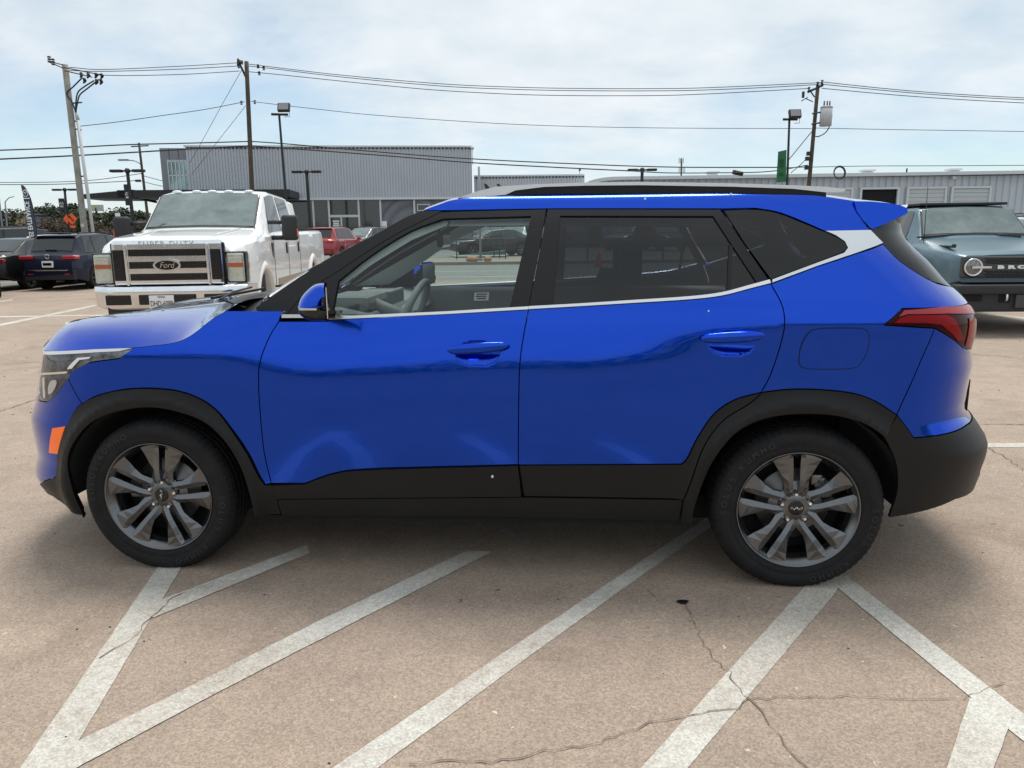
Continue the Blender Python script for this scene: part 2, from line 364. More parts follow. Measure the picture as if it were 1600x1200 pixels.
M_paintline = ground_mat('worn_white_paint', *CON, speck=.36, worn=(.84, 1.26, .30, (.56, .545, .49)))
M_ghost = ground_mat('ghost_paint', *CON, speck=.45, worn=(.7, 1.15, .0, (.36, .33, .30)))
M_farcon = ground_mat('pale_concrete', (.33, .27, .215), (.27, .22, .18), (.22, .18, .15), speck=.2, fine=40)
M_road = ground_mat('road_surface', (.22, .215, .20), (.19, .185, .175), (.16, .155, .15), speck=.25, fine=40)
M_grass = smat('dry_grass', (.09, .10, .04), .9, col2=(.17, .15, .08), vscale=.3)
M_crack = smat('crack_dark', (.17, .13, .105), .95)
def sheet(name, pts, z, mat, **kw):
    return MB().add([(x, y, z) for x, y in pts], [tuple(range(len(pts)))]).build(name, mat, None, recalc=False, **kw)
sheet('ground', [(-1500, -400), (1500, -400), (1500, 2500), (-1500, 2500)], -.012, M_grass, kind='structure')
sheet('parking_lot', [(-60, -45), (60, -45), (60, 20.6), (-60, 20.6)], 0, M_con, kind='structure')
sheet('pavement', [(-90, 20.6), (90, 20.6), (90, 22.6), (-90, 22.6)], 0, M_farcon, kind='structure')
sheet('road', [(-160, 22.6), (160, 22.6), (160, 33), (-160, 33)], -.008, M_road, kind='structure')
MB().box((0, 33.12, .05), (320, .2, .14)).build('kerb', M_farcon, None, kind='structure')
sheet('far_pavement', [(-160, 33.2), (160, 33.2), (160, 40), (-160, 40)], .06, M_farcon, kind='structure')
sheet('far_lot', [(-120, 40), (120, 40), (120, 130), (-120, 130)], .064, M_road, kind='structure')
for yy, x0, x1 in ((27.8, -160, 160), (24.3, -160, 160)):
    sheet('lane_marking', [(x0, yy), (x1, yy), (x1, yy + .13), (x0, yy + .13)], -.004, smat('lane_paint', (.55, .53, .45), .8) if 'lane_paint' not in bpy.data.materials else bpy.data.materials['lane_paint'], kind='structure')
def ragged(poly, amp=.005, step=.05):
    o = []
    for i in range(len(poly)):
        a = Vector(poly[i][:2]); b = Vector(poly[(i + 1) % len(poly)][:2]); n = max(1, int((b - a).length / step)); d = (b - a).normalized(); nr = Vector((-d.y, d.x))
        for k in range(n): p = a.lerp(b, k / n) + nr * (random.uniform(-amp, amp) if k else 0); o.append((p.x, p.y))
    return o
def mark(name, pxs, z=.002, mat=None, amp=.0012, **kw):
    poly = ragged([gnd(*p) for p in pxs], amp); tri = geometry.tessellate_polygon([[Vector((x, y, 0)) for x, y in poly]])
    mb = MB().add([(x, y, z) for x, y in poly], [tuple(t) for t in tri]); o = mb.build(name, mat or M_paintline, None, **kw); return o
K = dict(kind='structure')
mark('painted_stripe', [(247, 886), (284, 886), (98, 1200), (60, 1262), (-5, 1262), (32, 1200)], **K)
mark('painted_stripe', [(480, 852), (484, 865), (240, 966), (214, 952)], z=.0032, **K)
mark('painted_stripe', [(730, 861), (770, 862.5), (540, 980), (350, 1078), (215, 1150), (130, 1195), (40, 1250), (-40, 1250), (45, 1200), (110, 1165), (280, 1082), (500, 970)], z=.0032, **K)
mark('painted_stripe', [(1130, 788), (1160, 786), (1113, 822), (960, 930), (800, 1046), (595, 1197), (520, 1262), (440, 1262), (525, 1197), (800, 1012), (1088, 820)], **K)
mark('painted_stripe', [(1262, 912), (1318, 899), (1305, 927), (1075, 1200), (1020, 1265), (940, 1265), (1002, 1200)], **K)
mark('painted_stripe', [(1300, 912), (1322, 900), (1600, 1117), (1700, 1196), (1700, 1242), (1600, 1160)], z=.0032, **K)
mark('painted_stripe', [(1515, 1092), (1586, 1112), (1553, 1200), (1530, 1265), (1455, 1265), (1480, 1200)], z=.0044, **K)
mark('painted_line', [(-60, 519), (0, 506.3), (149, 476.2), (149, 478.6), (0, 509.8), (-60, 523)], amp=.01, **K)
mark('painted_line', [(-60, 495.2), (165, 492), (165, 493.8), (-60, 497)], amp=.01, z=.0032, **K)
mark('painted_line', [(-40, 476), (20, 467.6), (20, 469), (-40, 478)], amp=.01, **K)
mark('painted_line', [(1500, 693), (1700, 692), (1700, 698.6), (1500, 699.5)], **K)
mark('painted_line', [(1500, 485.6), (1700, 506), (1700, 508.8), (1500, 487.8)], amp=.01, **K)
mark('painted_line', [(1555, 519), (1700, 534), (1700, 537), (1555, 521)], amp=.01, mat=M_ghost, **K)
mark('painted_line', [(100, 504), (132, 500.5), (132, 503), (104, 506)], amp=.01, **K)
def arc_px(cx, cy, rx, ry, a0, a1, w_, n=14):
    o = [(cx + rx * math.cos(R(a)), cy + ry * math.sin(R(a))) for a in np.linspace(a0, a1, n)]; return o + [(cx + (rx - w_) * math.cos(R(a)), cy + (ry - w_ * .45) * math.sin(R(a))) for a in np.linspace(a1, a0, n)]
mark('worn_bay_symbol', arc_px(722, 841, 36, 15, 15, 165, 14), mat=M_ghost, **K)
mark('worn_bay_symbol', [(756, 818), (774, 817), (832, 847), (826, 852), (814, 849)], mat=M_ghost, z=.0032, **K)
mark('worn_bay_symbol', [(640, 806), (660, 806), (661, 812), (654, 813)], mat=M_ghost, **K)
def crack(pts, w_=.002, jit=.012, name='crack', z=.0052):
    P = [gnd(*p) for p in pts]; Q = []
    for a, b in zip(P, P[1:]):
        n = max(2, int((b - a).length / .025)); d = (b - a).normalized(); nr = Vector((-d.y, d.x, 0))
        for k in range(n): Q.append(a.lerp(b, k / n) + nr * random.gauss(0, jit * .5))
    Q.append(P[-1]); mb = MB(); vs = []
    for i, q in enumerate(Q):
        d = (Q[min(i + 1, len(Q) - 1)] - Q[max(i - 1, 0)]).normalized(); nr = Vector((-d.y, d.x, 0)); ww = w_ * random.uniform(.25, 1.3); vs += [(q.x - nr.x * ww, q.y - nr.y * ww, z), (q.x + nr.x * ww, q.y + nr.y * ww, z)]
    mb.add(vs, [(2 * i, 2 * i + 1, 2 * i + 3, 2 * i + 2) for i in range(len(Q) - 1)]); return mb.build(name, M_crack, None, kind='structure')
crack([(640, 1195), (720, 1190), (800, 1190), (850, 1177), (925, 1165), (1015, 1130), (1070, 1120), (1110, 1115), (1150, 1107), (1170, 1092)], .002)
crack([(1170, 1093), (1275, 1090), (1325, 1088), (1400, 1095), (1500, 1092), (1545, 1077), (1570, 1068)], .0014)
crack([(1070, 945), (1085, 970), (1100, 1010), (1135, 1052), (1150, 1070), (1170, 1095), (1195, 1125), (1225, 1165), (1257, 1197), (1290, 1240)], .0022)
crack([(290, 925), (262, 940), (250, 953), (220, 980), (215, 995), (180, 1015), (155, 1030)], .0022)
crack([(1010, 922), (1024, 934)], .002); crack([(1545, 700), (1570, 715), (1598, 735)], .003)
for pts in ([(-80, 668), (0, 643), (55, 625), (140, 600)], [(-60, 569), (80, 566)], [(1500, 663), (1700, 665)], [(1500, 554), (1560, 556), (1700, 580)], [(-60, 485), (150, 452)], [(1500, 521), (1700, 531)]):
    crack(pts, .006, .01, 'slab_joint')
hp = gnd(1067, 942); mb = MB(); n = 16
mb.add([(hp.x + .022 * math.cos(t) * (1 + .2 * math.sin(3 * t)), hp.y + .017 * math.sin(t), .0056) for t in np.linspace(0, 2 * math.pi, n, endpoint=False)], [tuple(range(n))]); mb.build('hole_spot', smat('hole_dark', (.01, .01, .01), .4), None, kind='structure')  # flat dark ellipse, its colour standing in for the shade in a small hole
# loose grit and leaf bits: nobody could count them
mb = MB()
for k in range(900):
    x = random.uniform(-7, 7); y = random.uniform(1.2, 16) ; r_ = random.uniform(.002, .006) * (1 if y < 6 else 1.8)
    mb.add([(x - r_, y, .001), (x + r_, y - r_ * .4, .001), (x + r_ * .3, y + r_, .001), (x, y, .001 + r_ * .8)], [(0, 1, 3), (1, 2, 3), (2, 0, 3)])
mb.build('grit', smat('grit_dark', (.04, .032, .026), .9), None, kind='stuff', label='dark grit and leaf crumbs scattered over the concrete', cat='grit')
# ================================================================== background vehicles
MC = {}
def paint(name, col, metal=.2, rough=.35):
    if name not in MC: MC[name] = smat(name, col, rough, metal, coat=(.55 if sum(col) < .1 else 1.0), coat_r=.04, spec=(.2 if sum(col) < .1 else .5))
    return MC[name]
G_car = smat('car_glass', (.012, .015, .016), .06, 0, spec=.8)
G_wind = smat('car_windscreen', (.10, .13, .13), .08, 0, spec=.7, col2=(.20, .245, .245), vscale=2.2)
M_plast = smat('dark_plastic', (.02, .021, .023), .6)
M_white = smat('white_lettering', (.8, .8, .8), .5)
M_lampc = smat('clear_lamp', (.62, .63, .55), .12, .2, coat=1, col2=(.4, .42, .36), vscale=14)
M_amber = smat('amber_lamp', (.42, .10, .035), .2, coat=1)
M_tail = smat('tail_lamp', (.45, .02, .03), .12, coat=1)
def simple_wheel_meshes(r, w_, rimr, rimmat, spokes=6):
    k = ('whl', r, w_, rimr, rimmat.name)
    if k in MC: return MC[k]
    ty = MB().lathe([(rimr, .03), (rimr + .01, 0), (r * .93, -.008), (r * .985, .012), (r, .03), (r, w_ - .03), (r * .97, w_), (rimr, w_)], 40)
    rm = MB().lathe([(rimr, .03), (rimr * 1.02, .002), (rimr * .95, .01), (rimr * .9, .06), (rimr * .85, w_ * .8), (.001, w_ * .8)], 32)
    for q in range(spokes):
        th = 2 * math.pi * q / spokes; rad = Vector((math.cos(th), 0, math.sin(th))); tn = Vector((-math.sin(th), 0, math.cos(th))); rows = []
        for rr, hw, y in ((.03, .03, .02), (rimr * .5, .022, .012), (rimr * .97, .045, .008)):
            rows.append([rad * rr + tn * -hw + Vector((0, y + .03, 0)), rad * rr + tn * -hw * .8 + Vector((0, y, 0)), rad * rr + tn * hw * .8 + Vector((0, y, 0)), rad * rr + tn * hw + Vector((0, y + .03, 0))])
        rm.grid(rows, False)
    rm.lathe([(.001, .008), (.05, .01), (.06, .03)], 16)
    a = ty.build('tyre', M_rubber); b = rm.build('rim', rimmat); ma, mb_ = a.data, b.data; bpy.data.objects.remove(a); bpy.data.objects.remove(b); MC[k] = (ma, mb_); return MC[k]
def add_wheel(root, x, y, r, w_, rimr, rimmat, turn=0.0, spokes=6):
    ma, mb_ = simple_wheel_meshes(r, w_, rimr, rimmat, spokes); o = bpy.data.objects.new('wheel', ma); C.objects.link(o); o.parent = root
    sg = -1 if x < 0 else 1; o.location = (x, y, r); o.rotation_euler = (0, 0, (-math.pi / 2 if sg < 0 else math.pi / 2) + turn)
    d = bpy.data.objects.new('rim', mb_); C.objects.link(d); d.parent = o; return o
def car_body(root, sp, body, glass=None, wind=None):
    """front at y=0 facing -Y, lateral x, length L.  sp: L,W,sh,top,gi (greenhouse inset),wf (plan),zb,axles,ra,rakef,raker,sides,ws,rw"""
    L_, Wd = sp['L'], sp['W'] / 2; glass = glass or G_car; wind = wind or G_wind
    tabl = lambda q: (lambda v: np.interp(v, [a for a, _ in q], [b for _, b in q]))
    sh, top, gi = tabl(sp['sh']), tabl(sp['top']), tabl(sp['gi']); wf = tab(*zip(*sp['wf'])); zb0 = tabl(sp.get('zb', [(0, .35), (.5, .25), (L_ - .5, .25), (L_, .38)]))
    ys = sorted(set([0, .03, .08, .16, L_ - .16, L_ - .08, L_ - .03, L_] + [a for a, _ in sp['top']] + [a for a, _ in sp['gi']] + list(np.arange(.25, L_ - .2, .16)) + [ya + ra_ * k for ya, ra_ in zip(sp['axles'], (sp['ra'],) * 2) for k in (-1.0, -.97, -.88, -.7, -.5, -.25, 0, .25, .5, .7, .88, .97, 1.0)]))
    ys = [y for i, y in enumerate(ys) if i == 0 or y - ys[i - 1] > .012]
    rf, rr = tab(*zip(*sp['rakef'])), tab(*zip(*sp['raker']))
    def ring(y):
        zb = float(zb0(y))
        for ya in sp['axles']:
            if abs(y - ya) < sp['ra'] * .999: zb = max(zb, sp['rc'] + math.sqrt(sp['ra'] ** 2 - (y - ya) ** 2))
        zs = float(sh(y)); zt = float(top(y)); g_ = float(gi(y)); w_ = Wd * float(wf(y)); zs = min(zs, zt) ; wt = w_ - .05 - g_
        e = sp.get('bulge', .025)
        pts = [(w_ - .16, zb), (w_ - .03, zb + .004), (w_ - .004, zb + .05 if zb < .4 else zb + .02), (w_, zb + (zs - zb) * .45), (w_ - .012, zb + (zs - zb) * .78), (w_ - .03, zs - .025), (w_ - .06, zs), (wt, max(zs + .004, zt - .035)), (wt - .05, zt - .004), (wt * .6, zt + .012), (0, zt + .02)]
        o = []
        for x, z in pts:
            yy = y; k = max(0, 1 - y / .9); yy += float(rf(z)) * k ** 2; k = max(0, 1 - (L_ - y) / .9); yy -= float(rr(z)) * k ** 2
            o.append((x, yy, z))
        return o
    rings = [ring(y) for y in ys]; full = [[(-x, y, z) for x, y, z in r_] + [p for p in r_[::-1][1:]] for r_ in rings]
    mb = MB().grid(full, True)
    for r_ in (full[0], full[-1]):
        n = len(r_); b = len(mb.v); mb.v += [Vector(p) for p in r_]
        for i in range(n // 2): mb.f.append((b + i, b + i + 1, b + n - 2 - i, b + n - 1 - i)) if i + 1 < n - 2 - i else mb.f.append((b + i, b + i + 1, b + n - 1 - i)); mb.sm.append(False)
    bo = mb.build('body', body, root, weld=True)
    m = bo.data; m.set_sharp_from_angle(angle=R(38)) if hasattr(m, 'set_sharp_from_angle') else None
    # dark floor and wheel wells
    fl = MB().box((0, L_ / 2, sp['rc'] + .06), (sp['W'] - .36, L_ - .5, .12))
    for ya in sp['axles']: fl.box((0, ya, sp['rc'] + .2), (sp['W'] - .3, sp['ra'] * 2.0, .5))
    fl.build('underbody', M_dark, root)
    def sidepatch(y0, y1, nm, t0=.08, t1=.97, y0b=None, y1b=None):
        for sg in (-1, 1):
            rows = []
            for u in np.linspace(0, 1, 7):
                r_ = []
                for v in (t0, .5, t1):
                    ya = y0 + (y1 - y0) * u; yb = (y0b if y0b is not None else y0) + ((y1b if y1b is not None else y1) - (y0b if y0b is not None else y0)) * u; y = ya + (yb - ya) * v
                    q = ring(y); a = Vector(q[6]); b = Vector(q[7]); p = a.lerp(b, v); r_.append((sg * (p.x + .006), p.y, p.z + .002))
                rows.append(r_)
            MB().grid(rows, True).build(nm, glass, root)
    for s_ in sp['sides']: sidepatch(s_[0], s_[1], 'side_window', y0b=s_[2], y1b=s_[3])
    def toppatch(y0, y1, nm, mat, k=.93, u0=.04, u1=.97, lift=.008):
        rows = []
        for u in np.linspace(u0, u1, 8):
            q = ring(y0 + (y1 - y0) * u); xm = q[8][0]; r_ = []
            for s in np.linspace(-k, k, 11):
                x = s * q[7][0]; ax = abs(x); z = float(np.interp(ax, [q[10][0], q[9][0], q[8][0], q[7][0]], [q[10][2], q[9][2], q[8][2], q[7][2]])); yy = float(np.interp(ax, [q[10][0], q[9][0], q[8][0], q[7][0]], [q[10][1], q[9][1], q[8][1], q[7][1]]))
                sg = -1 if y1 > y0 and float(top(y1)) > float(top(y0)) else 1
                r_.append((x, yy + sg * lift, z + lift))
            rows.append(r_)
        return MB().grid(rows, True).build(nm, mat, root)
    sp['_ring'] = ring
    if sp.get('ws'): toppatch(*sp['ws'], 'windscreen', wind); toppatch(*sp['ws'], 'windscreen_seal', M_plast, .965, .0, .99, .0065)
    if sp.get('rw'): toppatch(*sp['rw'], 'rear_window', glass)
    return ring
def mirror_pair(root, x, y, z, mat, s=(.10, .14, .14)):
    for sg in (-1, 1): MB().box((sg * x, y, z), (s[0] * 2, s[1], s[2]), bev=.03, smooth=True).box((sg * (x - .14), y, z - .05), (.16, .05, .04)).build('wing_mirror', mat, root)
def slab(root, name, mat, x0, x1, z0, z1, y, th=.02, bev=.01, sym=False, **kw):
    for sg in ((1, -1) if sym else (1,)):
        MB().box((sg * (x0 + x1) / 2, y - th / 2, (z0 + z1) / 2), (abs(x1 - x0), th, abs(z1 - z0)), bev=bev).build(name, mat, root, **kw)
SUV = dict(L=4.6, W=1.84, sh=[(0, .78), (.3, .93), (1.2, 1.04), (4.2, 1.08), (4.6, 1.02)], top=[(0, .80), (.25, .95), (1.25, 1.10), (2.05, 1.62), (2.6, 1.69), (3.9, 1.66), (4.12, 1.60), (4.45, 1.12), (4.6, 1.04)],
    gi=[(0, .02), (1.2, .05), (2.1, .19), (4.0, .19), (4.5, .10), (4.6, .05)], wf=[(0, .80), (.12, .88), (.45, .965), (1.2, 1), (3.6, 1), (4.2, .97), (4.5, .90), (4.6, .82)], axles=[.93, 3.63], ra=.40, rc=.34,
    rakef=[(.2, .12), (.5, 0), (.8, .03), (1.1, .2)], raker=[(.2, .14), (.5, 0), (.9, .04), (1.1, .1), (1.6, .1)], sides=[(1.75, 2.62, 2.15, 2.58), (2.70, 3.48, 2.66, 3.42), (3.55, 4.05, 3.50, 3.85)], ws=(1.27, 2.05), rw=(4.42, 4.13))
def dark_suv(name, label, cat, loc, rz, col, group=None, scale=1.0, rimmat=None, detail=False):
    t = thing(name, label, cat, loc, rz, group, scale); car_body(t, dict(SUV), col); rm = rimmat or M_rim
    for x in (-.72, .72):
        for y in (.93, 3.63): add_wheel(t, x * 1.235 if 0 else (x + (.19 if x > 0 else -.19)), y, .35, .24, .235, rm)
    mirror_pair(t, 1.0, 1.62, 1.1, col)
    for sg in (-1, 1):
        MB().box((sg * .62, .10, .80), (.40, .14, .12), bev=.03).build('headlight', M_lampc, t); MB().box((sg * .68, 4.56, 1.0), (.42, .10, .11), bev=.03).box((sg * .80, 4.42, .99), (.12, .26, .09), bev=.03).build('taillight', M_tail, t)
    MB().box((0, .03, .62), (1.0, .06, .28), bev=.02).build('grille', M_plast, t)
    MB().box((0, 4.50, .48), (1.62, .16, .32), bev=.05).build('rear_bumper', M_plast, t)
    MB().box((0, 4.08, 1.63), (1.25, .22, .04), bev=.015).build('rear_spoiler', col, t)
    MB().box((0, 4.565, .80), (.34, .03, .17), bev=.008).build('number_plate', M_white, t)
    for sg in (-1, 1): MB().tube([(sg * .58, 2.15, 1.68), (sg * .60, 2.5, 1.735), (sg * .60, 3.6, 1.73), (sg * .58, 3.85, 1.69)], .018).build('roof_rail', M_plast, t)
    return t
# ---- dark blue crossover, seen from behind
P_navy = paint('navy_paint', (.006, .009, .028), .0, .5); P_black = paint('black_paint', (.008, .009, .011), .0, .5); P_white = paint('white_paint', (.80, .81, .81), .0, .4); P_red = paint('red_paint', (.30, .012, .016), .3); P_grey = paint('grey_paint', (.12, .125, .13), .5); P_teal = smat('teal_paint', (.075, .138, .175), .42, .25, coat=.5, coat_r=.2); P_silver = paint('silver_paint', (.42, .43, .44), .6)
c0 = at(79, 450, 20.2)
rg = dark_suv('parked_suv', 'dark navy crossover seen from behind, chrome bumper strip, left of the white pickup', 'car', (0, 0, 0), math.pi - R(4), P_navy, scale=.86)
_L = 4.6 * .86; rg.location = (c0.x + _L * math.sin(-R(4)) * -1, c0.y + _L * math.cos(R(4)), 0)
MB().box((0, 4.62, .62), (1.25, .04, .035), bev=.01).build('bumper_strip', M_chrome, rg)
MB().box((0, 4.60, .80), (.36, .015, .19), bev=.004).box((0, 4.612, .80), (.28, .01, .10)).build('plate_frame', M_white, rg); MB().box((0, 4.622, .80), (.27, .006, .08)).build('plate_insert', M_gloss, rg)
vs, fs = text_geo('R O G U E', .085, .008); MB().add(vs, fs, M=Matrix.Translation((0, 4.60, .945)) @ Matrix.Rotation(math.pi, 4, 'Z')).build('lettering', M_chrome, rg)
MB().lathe([(.05, 0), (.06, -.012), (.07, 0)], 24, M=Matrix.Translation((0, 4.585, 1.03)) @ Matrix.Rotation(math.pi, 4, 'Z')).box((0, 4.59, 1.03), (.16, .012, .022)).build('emblem', M_chrome, rg)
for sg in (-1, 1): MB().box((sg * .58, 4.60, .50), (.16, .02, .03), bev=.006).build('reflector', M_tail, rg)
MB().box((0, 4.36, 1.22), (.34, .03, .03), bev=.01).build('rear_wiper', M_plast, rg)
# ---- neighbours on the left edge
SED = dict(L=4.7, W=1.83, sh=[(0, .66), (.3, .80), (1.3, .93), (4.2, 1.0), (4.7, .94)], top=[(0, .68), (.25, .82), (1.3, .98), (2.15, 1.38), (2.7, 1.44), (3.3, 1.40), (4.05, 1.05), (4.5, 1.03), (4.7, .96)],
    gi=[(0, .02), (1.2, .05), (2.2, .20), (3.3, .20), (4.1, .08), (4.7, .03)], wf=SUV['wf'][:5] + [(4.3, .97), (4.6, .9), (4.7, .82)], axles=[.92, 3.68], ra=.375, rc=.325, rakef=SUV['rakef'], raker=SUV['raker'], sides=[(1.72, 2.65, 2.2, 2.6), (2.73, 3.75, 2.69, 3.3)], ws=(1.32, 2.15), rw=(4.03, 3.32))
def sedan(name, label, cat, loc, rz, col, group=None, scale=1.0):
    t = thing(name, label, cat, loc, rz, group, scale); car_body(t, dict(SED), col)
    for x in (-.91, .91):
        for y in (.92, 3.68): add_wheel(t, x, y, .325, .22, .22, M_rim)
    mirror_pair(t, .98, 1.62, .98, col)
    for sg in (-1, 1): MB().box((sg * .64, .12, .70), (.36, .16, .10), bev=.03).build('headlight', M_lampc, t); MB().box((sg * .66, 4.64, .84), (.44, .10, .10), bev=.03).build('taillight', M_tail, t)
    MB().box((0, .04, .52), (.9, .08, .22), bev=.02).build('grille', M_plast, t); return t
c1 = at(-4, 445, 20.5); t = sedan('parked_sedan', 'black sedan with a white window sticker, parked left of the navy crossover', 'car', (c1.x - .1, c1.y + 4.4 * .92, 0), math.pi - R(3), P_black, scale=.94)
MB().box((.845, 2.75, 1.16), (.006, .42, .2)).build('window_sticker', M_white, t)
MB().box((-.845, 2.75, 1.16), (.006, .42, .2)).build('window_sticker', M_white, t)
c2 = at(7, 455, 17.6); dk = dark_suv('parked_suv', 'dark car cut off by the left frame edge, red tail lamp corner showing', 'car', (0, 0, 0), math.pi - R(2), P_black, scale=.92)
dk.rotation_euler = (0, 0, math.pi + R(36)); dk.location = (c2.x - .72 - 4.6 * .92 * .588, 17.1 + 4.6 * .92 * .809, 0)
# ---- far row of dark crossovers (angled bays)
GR = 'dark crossovers in the angled row behind'
proto = dark_suv('parked_crossover', 'black crossover at the left end of the angled row behind the black sedan', 'car', (0, 0, 0), 0, P_black, GR)
lab = ['black crossover at the left end of the angled row behind the black sedan', 'black crossover half hidden behind the tall sales flag', 'black crossover just right of the tall sales flag in the far row', 'black crossover above the roof of the navy crossover, third right of the flag', 'black crossover under the orange road sign in the far row', 'black crossover left of the leaning concrete pole in the far row', 'black crossover right of the white conduit, beside the pickup mirror']
for i, (px_, Z, a) in enumerate(((10, 26.5, 38), (36, 27.2, 38), (66, 28.4, 38), (86, 30.6, 38), (104, 32.0, 38), (124, 33.6, 38), (160, 29.5, 38))):
    p = at(px_, 400, Z); o = proto if i == 0 else dup(proto, (0, 0, 0)); o.location = (p.x, p.y, 0); o.rotation_euler = (0, 0, math.pi - R(a)); o['label'] = lab[i]
p = at(170, 400, 24.5); sedan('parked_sedan', 'white sedan between the white conduit and the pickup mirror', 'car', (p.x, p.y, 0), R(60), P_white)
# ---- white pickup
pk = thing('pickup_truck', 'white four-door pickup with chrome grille and bumper facing the camera, plate DHD 6080', 'pickup truck', (-4.36, 9.95, 0), R(4.7)); pk.scale = (.95, 1, 1.035)
TR = dict(L=6.55, W=2.0, sh=[(0, 1.16), (.25, 1.25), (1.3, 1.34), (3.95, 1.36), (4.05, 1.36), (6.55, 1.38)], top=[(0, 1.20), (.10, 1.28), (.3, 1.325), (1.35, 1.42), (2.05, 1.93), (2.45, 1.985), (3.75, 1.95), (3.98, 1.88), (4.06, 1.40), (6.55, 1.41)],
    gi=[(0, .04), (1.3, .10), (2.05, .15), (3.9, .15), (4.04, .02), (6.55, 0)], wf=[(0, .86), (.1, .93), (.3, .985), (1.2, 1), (5.9, 1), (6.55, .985)], zb=[(0, .74), (.4, .66), (1, .52), (5.9, .55), (6.55, .62)], axles=[1.03, 5.1], ra=.47, rc=.42,
    rakef=[(.2, .0), (.9, 0), (1.2, .02), (1.4, .12)], raker=[(.2, 0), (2, 0)], sides=[(1.72, 2.72, 2.12, 2.70), (2.84, 3.72, 2.82, 3.60)], ws=(1.38, 2.06), rw=None)
car_body(pk, TR, P_white)
for x in (-1.0, 1.0):
    for y in (1.03, 5.1): add_wheel(pk, x * .985, y, .42, .28, .24, M_rim, spokes=8, turn=(R(14) if y < 2 else 0))
M_pchrome = smat('grille_chrome', (.80, .82, .84), .12, 1.0, var=.08, vscale=5)
MB().box((0, .0, .985), (1.48, .10, .57), bev=.03).build('grille_backing', M_gloss, pk)
MB().box((0, -.02, 1.015), (1.44, .10, .565), bev=.05).build('grille_surround', M_pchrome, pk)
for (xa, xb, za, zb_) in ((-.50, .50, 1.105, 1.19), (-.50, .50, .955, 1.04), (-.50, .50, .81, .895), (-.70, -.56, .81, 1.185), (.56, .70, .81, 1.185)):
    g = MB().box(((xa + xb) / 2, -.075, (za + zb_) / 2), (xb - xa, .016, zb_ - za), bev=.012).build('grille_opening', M_gloss, pk); mm = MB()
    for z in np.arange(za + .02, zb_ - .01, .021): mm.box(((xa + xb) / 2, -.086, z), (xb - xa - .03, .004, .004))
    for x in np.arange(xa + .02, xb - .01, .03): mm.box((x, -.086, (za + zb_) / 2), (.004, .004, zb_ - za - .03))
    mm.build('mesh_bars', M_plast, g)
for x in (-.53, .53): MB().box((x, -.078, 1.0), (.035, .02, .50), bev=.01).build('grille_divider', M_pchrome, pk)
def oval(mb, x, z, rx, rz_, y0, y1, n=40): mb.prism([(x + rx * math.cos(t), z + rz_ * math.sin(t)) for t in np.linspace(0, 2 * math.pi, n, endpoint=False)], y0, y1); return mb
em = oval(MB(), 0, .995, .18, .078, -.115, -.08).build('oval_badge', M_pchrome, pk); oval(MB(), 0, .995, .150, .056, -.122, -.110).build('badge_face', M_gloss, em)
vs, fs = text_geo('Ford', .098, .006, shear=.35); MB().add(vs, fs, M=Matrix.Translation((0, -.126, .995))).build('badge_lettering', M_chrome, em)
vs, fs = text_geo('SUPER DUTY', .105, .006, spacing=1.25); MB().add(vs, fs, M=Matrix.Translation((0, -.073, 1.245))).build('hood_lettering', M_pchrome, pk)
for sg in (-1, 1):
    MB().box((sg * .868, .075, .955), (.262, .16, .39), bev=.02).build('lamp_surround', M_gloss, pk)
    l_ = MB().box((sg * .865, .06, .955), (.235, .16, .36), bev=.03).box((sg * .945, .17, .955), (.07, .22, .34), bev=.02).build('headlight', M_lampc, pk)
    MB().box((sg * .865, -.022, .985), (.205, .012, .055), bev=.006).box((sg * .985, .14, .985), (.012, .2, .055), bev=.004).build('indicator', M_amber, l_)
    MB().box((sg * .865, -.024, 1.045), (.18, .012, .075), bev=.01).build('reflector_bowl', smat('lamp_bowl', (.55, .55, .5), .25, .6, var=.2, vscale=40) if 'lamp_bowl' not in bpy.data.materials else bpy.data.materials['lamp_bowl'], l_)
bm_ = MB(); rows = []
for x in np.linspace(-1.0, 1.0, 25):
    k = max(0, (abs(x) - .62) / .38); yy = -.20 + .17 * k ** 2.2; zl = .45 + .06 * k ** 2
    rows.append([(x, yy + .10, .74), (x, yy + .015, .745), (x, yy, .725), (x, yy + .004, .66), (x, yy + .012, zl + .04), (x, yy + .04, zl), (x, yy + .1, zl)])
bm_.grid(rows, True)
for sg in (-1, 1): e_ = rows[-1 if sg > 0 else 0]; bm_.grid([e_, [(sg * 1.01, .55, p[2]) for p in e_]], True)
bo = bm_.build('front_bumper', M_pchrome, pk)
for xa, xb in ((-.80, -.47), (-.37, .37), (.47, .80)): MB().box(((xa + xb) / 2, -.198 + (.012 if abs(xa + xb) > .5 else 0), .585), (xb - xa, .03, .125), bev=.02).build('bumper_opening', M_gloss, bo)
MB().box((0, -.10, .37), (1.5, .10, .15), bev=.03).box((0, .1, .5), (1.6, .5, .3)).build('air_dam', M_plast, pk)
pl = MB().box((-.07, -.225, .555), (.32, .012, .165), bev=.006).build('number_plate', M_white, pk)
vs, fs = text_geo('DHD-6080', .098, .003); MB().add(vs, fs, M=Matrix.Translation((-.07, -.233, .535)) @ Matrix.Scale(.66, 4, (1, 0, 0))).build('plate_number', M_gloss, pl)
vs, fs = text_geo('TEXAS', .034, .003); MB().add(vs, fs, M=Matrix.Translation((-.07, -.233, .618))).build('plate_state', M_gloss, pl)
